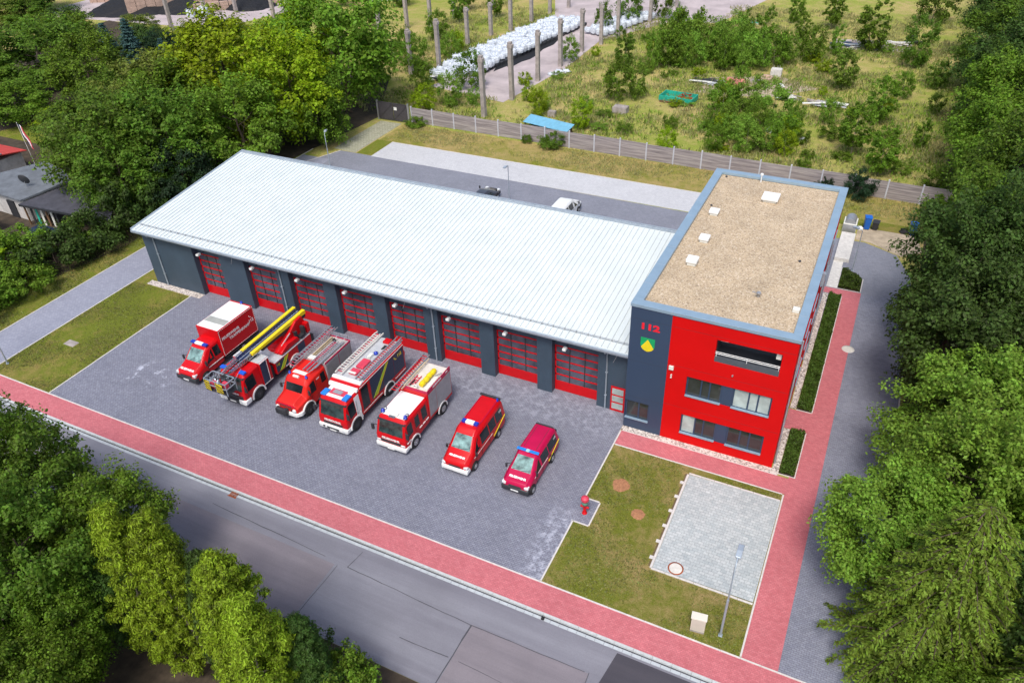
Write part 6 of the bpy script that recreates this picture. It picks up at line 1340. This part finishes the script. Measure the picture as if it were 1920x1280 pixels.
# meadow shrubs
G5 = "self-sown shrubs in the meadow"
pos = ["behind the fence's left end", "left of the white bags", "among the far columns", "in front of the near columns", "behind the blue shelter", "in the middle of the meadow", "beside the twin birches", "scattered over the open meadow", "in the birch thicket", "right of the thicket", "at the far road", "near the tyre stack", "by the white planks", "in the lower shrub group", "close behind the fence", "towards the woodland edge"]
SH = [('shrub', -42.5, 51.0, 2.3, 4.2, L_BIR, 0), ('shrub', -43.3, 58.8, 3.0, 5.2, L_MED, 3), ('shrub', -54.9, 62.6, 2.7, 5, L_MID, 1), ('shrub', -45.3, 48.5, 2.4, 3.2, L_BRI, 0), ('shrub', -29.7, 52.3, 1.8, 3.0, L_BRI, 4), ('shrub', -22.8, 49.9, 1.9, 3.4, L_BRI, 4), ('shrub', -22.2, 60.8, 2.5, 4.8, L_MID, 6), ('shrub', -19.9, 62.6, 2.1, 4.6, L_BIR, 6), ('birch', -25.4, 73.1, 2.1, 5.6, L_MED, 5),
      ('shrub', -20.3, 77.8, 3.3, 5.2, L_MID, 8), ('shrub', -17.4, 85.4, 3.8, 5.0, L_BIR, 8), ('shrub', -13.6, 83.0, 3.4, 4.8, L_BIR, 8), ('shrub', -9.3, 81.6, 3.4, 4.8, L_BIR, 8), ('shrub', -5.6, 83.5, 3.0, 4.6, L_MID, 8), ('shrub', -1.1, 87.6, 2.7, 4.8, L_MID, 9), ('shrub', -22, 88, 3.0, 5.0, L_MID, 8), ('shrub', -13, 90, 3.2, 4.6, L_BIR, 8), ('shrub', -16.6, 79.6, 2.6, 4.6, L_BIR, 8), ('birch', -20.3, 83.4, 2.3, 6.4, L_MID, 8), ('birch', -8.4, 89.5, 2.2, 6, L_MID, 8),
      ('birch', -.6, 107, 2.4, 6, L_MID, 10), ('birch', 6.3, 96.2, 3.4, 6.4, L_MID, 11), ('shrub', 13.3, 89.7, 3.2, 6.4, L_MED, 15), ('shrub', 16.4, 80.5, 1.9, 3.6, L_MED, 15), ('birch', 4.8, 76.2, 2.4, 5, L_BIR, 12), ('shrub', -5.4, 63.6, 3.0, 4.4, L_BIR, 13), ('shrub', -1.2, 58.9, 3.2, 4.6, L_BIR, 13), ('shrub', -7.9, 61.4, 2.5, 3.8, L_MID, 13), ('shrub', -11, 46.9, 1.7, 2.6, L_BRI, 14), ('shrub', -5.9, 48.7, 1.7, 3.2, L_MID, 14), ('shrub', -2.5, 50.2, 2.6, 3.8, L_BIR, 14), ('shrub', 1.2, 52.5, 2.4, 3.6, L_MID, 14), ('birch', 8.6, 53.5, 2.6, 5.4, L_MID, 14), ('birch', 10.5, 64.2, 2.2, 5.2, L_MID, 15), ('birch', 15.6, 57.9, 1.2, 3.2, L_MID, 15), ('birch', 11.9, 48.6, 2.3, 4.8, L_MID, 14), ('shrub', 5, 62, 1.8, 3, L_BIR, 13),
      ('bush', 10.6, 41.9, 1.4, 2.7, L_NEE, 14), ('bush', 7.2, 42.0, .9, 1.3, L_NEE, 14), ('bush', -23.9, 42.9, 1.5, 1.6, L_MED, 14), ('bush', -27.2, 43.0, .6, 1.0, L_MED, 14), ('bush', -43, 43.0, 1.3, .9, L_MID, 0), ('shrub', -33.7, 100, 3.0, 5.6, L_MED, 3), ('shrub', -29.3, 105.5, 2.6, 5.4, L_MED, 10), ('birch', -91.8, 94.3, 3.2, 6, L_MED, 1), ('shrub', 14.4, 116, 4.4, 7, L_MED, 15), ('shrub', -36.3, 93.6, 2.0, 4.4, L_MED, 3), ('shrub', -34.9, 75.5, 1.9, 3.6, L_BIR, 3), ('shrub', -61.1, 79.6, 2.8, 4.6, L_MID, 2), ('shrub', -59.5, 66.9, 2.6, 4.8, L_MID, 1), ('birch', -75.9, 82.1, 2.4, 5.6, L_MED, 2), ('birch', -62.9, 90.4, 2.2, 6, L_MID, 2), ('birch', -6.9, 108.7, 1.8, 5, L_MID, 10), ('birch', -58.2, 96.1, 2, 5.4, L_MID, 2),
      ('shrub', -49.5, 55.5, 2.4, 4.0, L_MID, 0), ('shrub', -57, 56, 2.6, 4.6, L_MID, 0), ('shrub', -53.5, 70.5, 2.2, 3.6, L_BIR, 1), ('shrub', -54, 73.8, 2.0, 3, L_BRI, 1), ('shrub', -39.5, 52.5, 1.4, 2.2, L_BIR, 3), ('shrub', -33.6, 56.8, 1.2, 2.2, L_BRI, 3), ('birch', -4, 98, 1.6, 4, L_MID, 10), ('birch', 2, 92, 1.5, 4, L_BIR, 11), ('shrub', 20, 72, 2.2, 4, L_MED, 15), ('shrub', 19, 64, 1.8, 3, L_MED, 15), ('bush', -8, 56, 1.1, 1.2, L_BIR, 13), ('bush', 6, 57.5, 1.4, 1.6, L_MID, 13), ('bush', -17.5, 50.5, 1.0, 1.0, L_MID, 4), ('bush', -36.8, 63, 1.0, 1.4, L_BRI, 3), ('bush', -33.2, 66.5, .9, 1.0, L_BIR, 3), ('birch', -66, 99, 2.4, 6, L_MED, 2), ('birch', -80, 98, 3, 6, L_MED, 1), ('birch', -70, 108, 4, 7, L_MED, 2), ('birch', -55, 112, 2.4, 5, L_MID, 2), ('shrub', -62, 70, 1.6, 3, L_MID, 2), ('shrub', 12.5, 75, 1.8, 3.4, L_MID, 15), ('shrub', 16.5, 70, 1.5, 2.4, L_MED, 15), ('bush', 12, 58, 1.2, 1.4, L_MID, 15), ('bush', 14, 50, 1, 1.2, L_BIR, 15)]
used = {}; tot = {}
SH.sort(key=lambda s: (Vector((s[1], s[2], 0))-cam.matrix_world.translation).dot(r2)/(Vector((s[1], s[2], 0))-cam.matrix_world.translation).dot(fw))
def slabel(k, H, m_, p): return f"{'small' if H < 2.5 else ('tall' if H > 5 else 'medium')} {tone[id(m_)]} {'bush' if k == 'bush' else ('slender birch' if k == 'birch' else 'shrub')} {pos[p]}"
for i in range(46):
    a = random.Random(700+i); q = (a.uniform(-33, 15), a.uniform(47, 98)); SH.append(('bush', q[0], q[1], a.uniform(.5, 1.2), a.uniform(.5, 1.5), [L_BIR, L_BRI, L_MID][i % 3], 7))
for i in range(26):
    a = random.Random(300+i); SH.append(('birch' if i % 3 else 'shrub', a.uniform(-23, -3), a.uniform(76, 92), a.uniform(1.3, 2.0), a.uniform(3.2, 5.4), [L_BIR, L_MID, L_BIR][i % 3], 8))
for i in range(12):
    a = random.Random(400+i); SH.append(('shrub', a.uniform(-9, 4), a.uniform(49, 64), a.uniform(1.1, 1.8), a.uniform(2.2, 3.8), [L_BIR, L_MID, L_BRI][i % 3], 13))
tone = {id(L_BIR): "fresh green", id(L_MED): "dull green", id(L_DARK): "dark green", id(L_MID): "mid-green", id(L_BRI): "yellow-green", id(L_NEE): "blackish-green"}
for (k, x, y, R, H, m_, p) in SH: q = slabel(k, H, m_, p); tot[q] = tot.get(q, 0)+1
for (k, x, y, R, H, m_, p) in SH:
    l = slabel(k, H, m_, p)
    used[l] = used.get(l, 0)+1
    if tot[l] > 1: l += f", {ORDX(used[l])} from the left"
    tree(k, x, y, R*(.70 if k != "bush" else 1), H*1.05, m_, l, "shrub", G5)
# meadow grass: uncountable blades
def grass(name, n, reg, hmin, hmax, w_, mat, seed, clump=.35):
    g = np.random.default_rng(seed); k = max(1, n//9); cx = g.uniform(reg[0], reg[1], k); cy = g.uniform(reg[2], reg[3], k)
    keep = (np.sin(cx*.31+cy*.17)+np.sin(cy*.43-cx*.21)+g.normal(size=k)*.9) > -.4
    for (a, b, c, d) in ((-49, -34, 56, 104), (-60, -19, 104, 128)): keep &= ~((cx > a) & (cx < b) & (cy > c) & (cy < d))
    cx, cy = cx[keep], cy[keep]; k = len(cx); ii = np.repeat(np.arange(k), 9); m2 = len(ii)
    P = np.stack([cx[ii]+g.normal(size=m2)*clump, cy[ii]+g.normal(size=m2)*clump, np.zeros(m2)], 1); h = g.uniform(hmin, hmax, m2)*g.uniform(.6, 1.2, k)[ii]
    T = np.stack([g.normal(size=m2)*.35, g.normal(size=m2)*.35, np.ones(m2)], 1); N = np.stack([g.normal(size=m2), g.normal(size=m2)-.8, g.uniform(.1, .5, m2)], 1); P[:, 2] = h*.46
    me = leaf_mesh(name, P, N, T, h, np.full(m2, w_), mat, .2); o = bpy.data.objects.new(name, me); COL.objects.link(o); return tag(o, kind="stuff")
grass("meadow_grass", 110000, (-66, 24, 45, 118), .25, .7, .11, L_GRS, 5)
grass("green_grass", 45000, (-60, 24, 45, 100), .2, .6, .12, L_BIR, 6)
grass("rear_grass", 16000, (-44, 18, 38.2, 43), .10, .28, .07, L_GRS, 7)
def blades(name, n, reg, mat, seed, hole=None, l=.11):
    g = np.random.default_rng(seed); P = np.stack([g.uniform(reg[0], reg[1], n), g.uniform(reg[2], reg[3], n), np.full(n, .03)], 1)
    v = np.sin(P[:, 0]*.9+np.sin(P[:, 1]*.7)*1.4)+np.sin(P[:, 1]*1.1+np.sin(P[:, 0]*.5)*1.7)+g.normal(size=n)*.8; P = P[v > (.3 if mat == L_LAWD else -.6)]
    for h in (hole or []): P = P[~((P[:, 0] > h[0]) & (P[:, 0] < h[1]) & (P[:, 1] > h[2]) & (P[:, 1] < h[3]))]
    n = len(P); me = leaf_mesh(name, P, g.normal(size=(n, 3))*.7+np.array([0, -.3, .8]), g.normal(size=(n, 3))+np.array([0, 0, .5]), l*g.uniform(.5, 1.5, n), l*.45*g.uniform(.5, 1.5, n), mat)
    o = bpy.data.objects.new(name, me); COL.objects.link(o); tag(o, kind="stuff")
HO = [(4.9, 10.95, -10.7, -2.5), (-.1, 1.1, -9.25, -7.05), (1.1, 2.3, -5.9, -4.7), (2.9, 3.9, -7.6, -6.6), (8.2, 9.1, -13.5, -12.9)]
blades("lawn_grass", 15000, (.12, 10.88, -13.8, -2.05), L_LAWN, 1, HO); blades("lawn_grass", 7000, (.12, 10.88, -13.8, -2.05), L_LAWD, 2, HO)
HO2 = [(-44.6, -43.2, -9.2, -8.3)]
blades("lawn_grass", 13000, (-46.75, -40.2, -13.8, .4), L_LAWN, 3, HO2); blades("lawn_grass", 7000, (-46.75, -40.2, -13.8, .4), L_LAWD, 4, HO2)
blades("verge_grass", 12000, (-56.0, -51.1, -13.8, 14), L_LAWN, 5, None, .16); blades("verge_grass", 7000, (-56, -51.1, -13.8, 14), L_LAWD, 6, None, .14)
def cover(x0, x1, y0, y1, n, seed, poly=None):
    g = np.random.default_rng(seed); P = np.stack([g.uniform(x0, x1, n), g.uniform(y0, y1, n), g.uniform(.06, .34, n)], 1)
    if poly is not None: P = P[P[:, 1] < poly(P[:, 0])]
    n = len(P); P[:, 2] *= .7+.5*np.sin(P[:, 0]*5)*np.sin(P[:, 1]*4); P[:, 2] = np.abs(P[:, 2])+.04
    s = g.uniform(.09, .2, n); me = leaf_mesh("bed_planting", P, g.normal(size=(n, 3))*.5+np.array([0, 0, 1]), g.normal(size=(n, 3)), s, s*.55, L_BED)
    o = bpy.data.objects.new("bed_planting", me); COL.objects.link(o); tag(o, kind="stuff")
cover(10.40, 11.28, -.24, 4.06, 4200, 1); cover(10.40, 11.34, 6.4, 22.3, 15000, 2); cover(10.94, 12.62, 23.6, 27, 4200, 3, lambda x: 27.0-np.maximum(0, x-11.2)*.95)
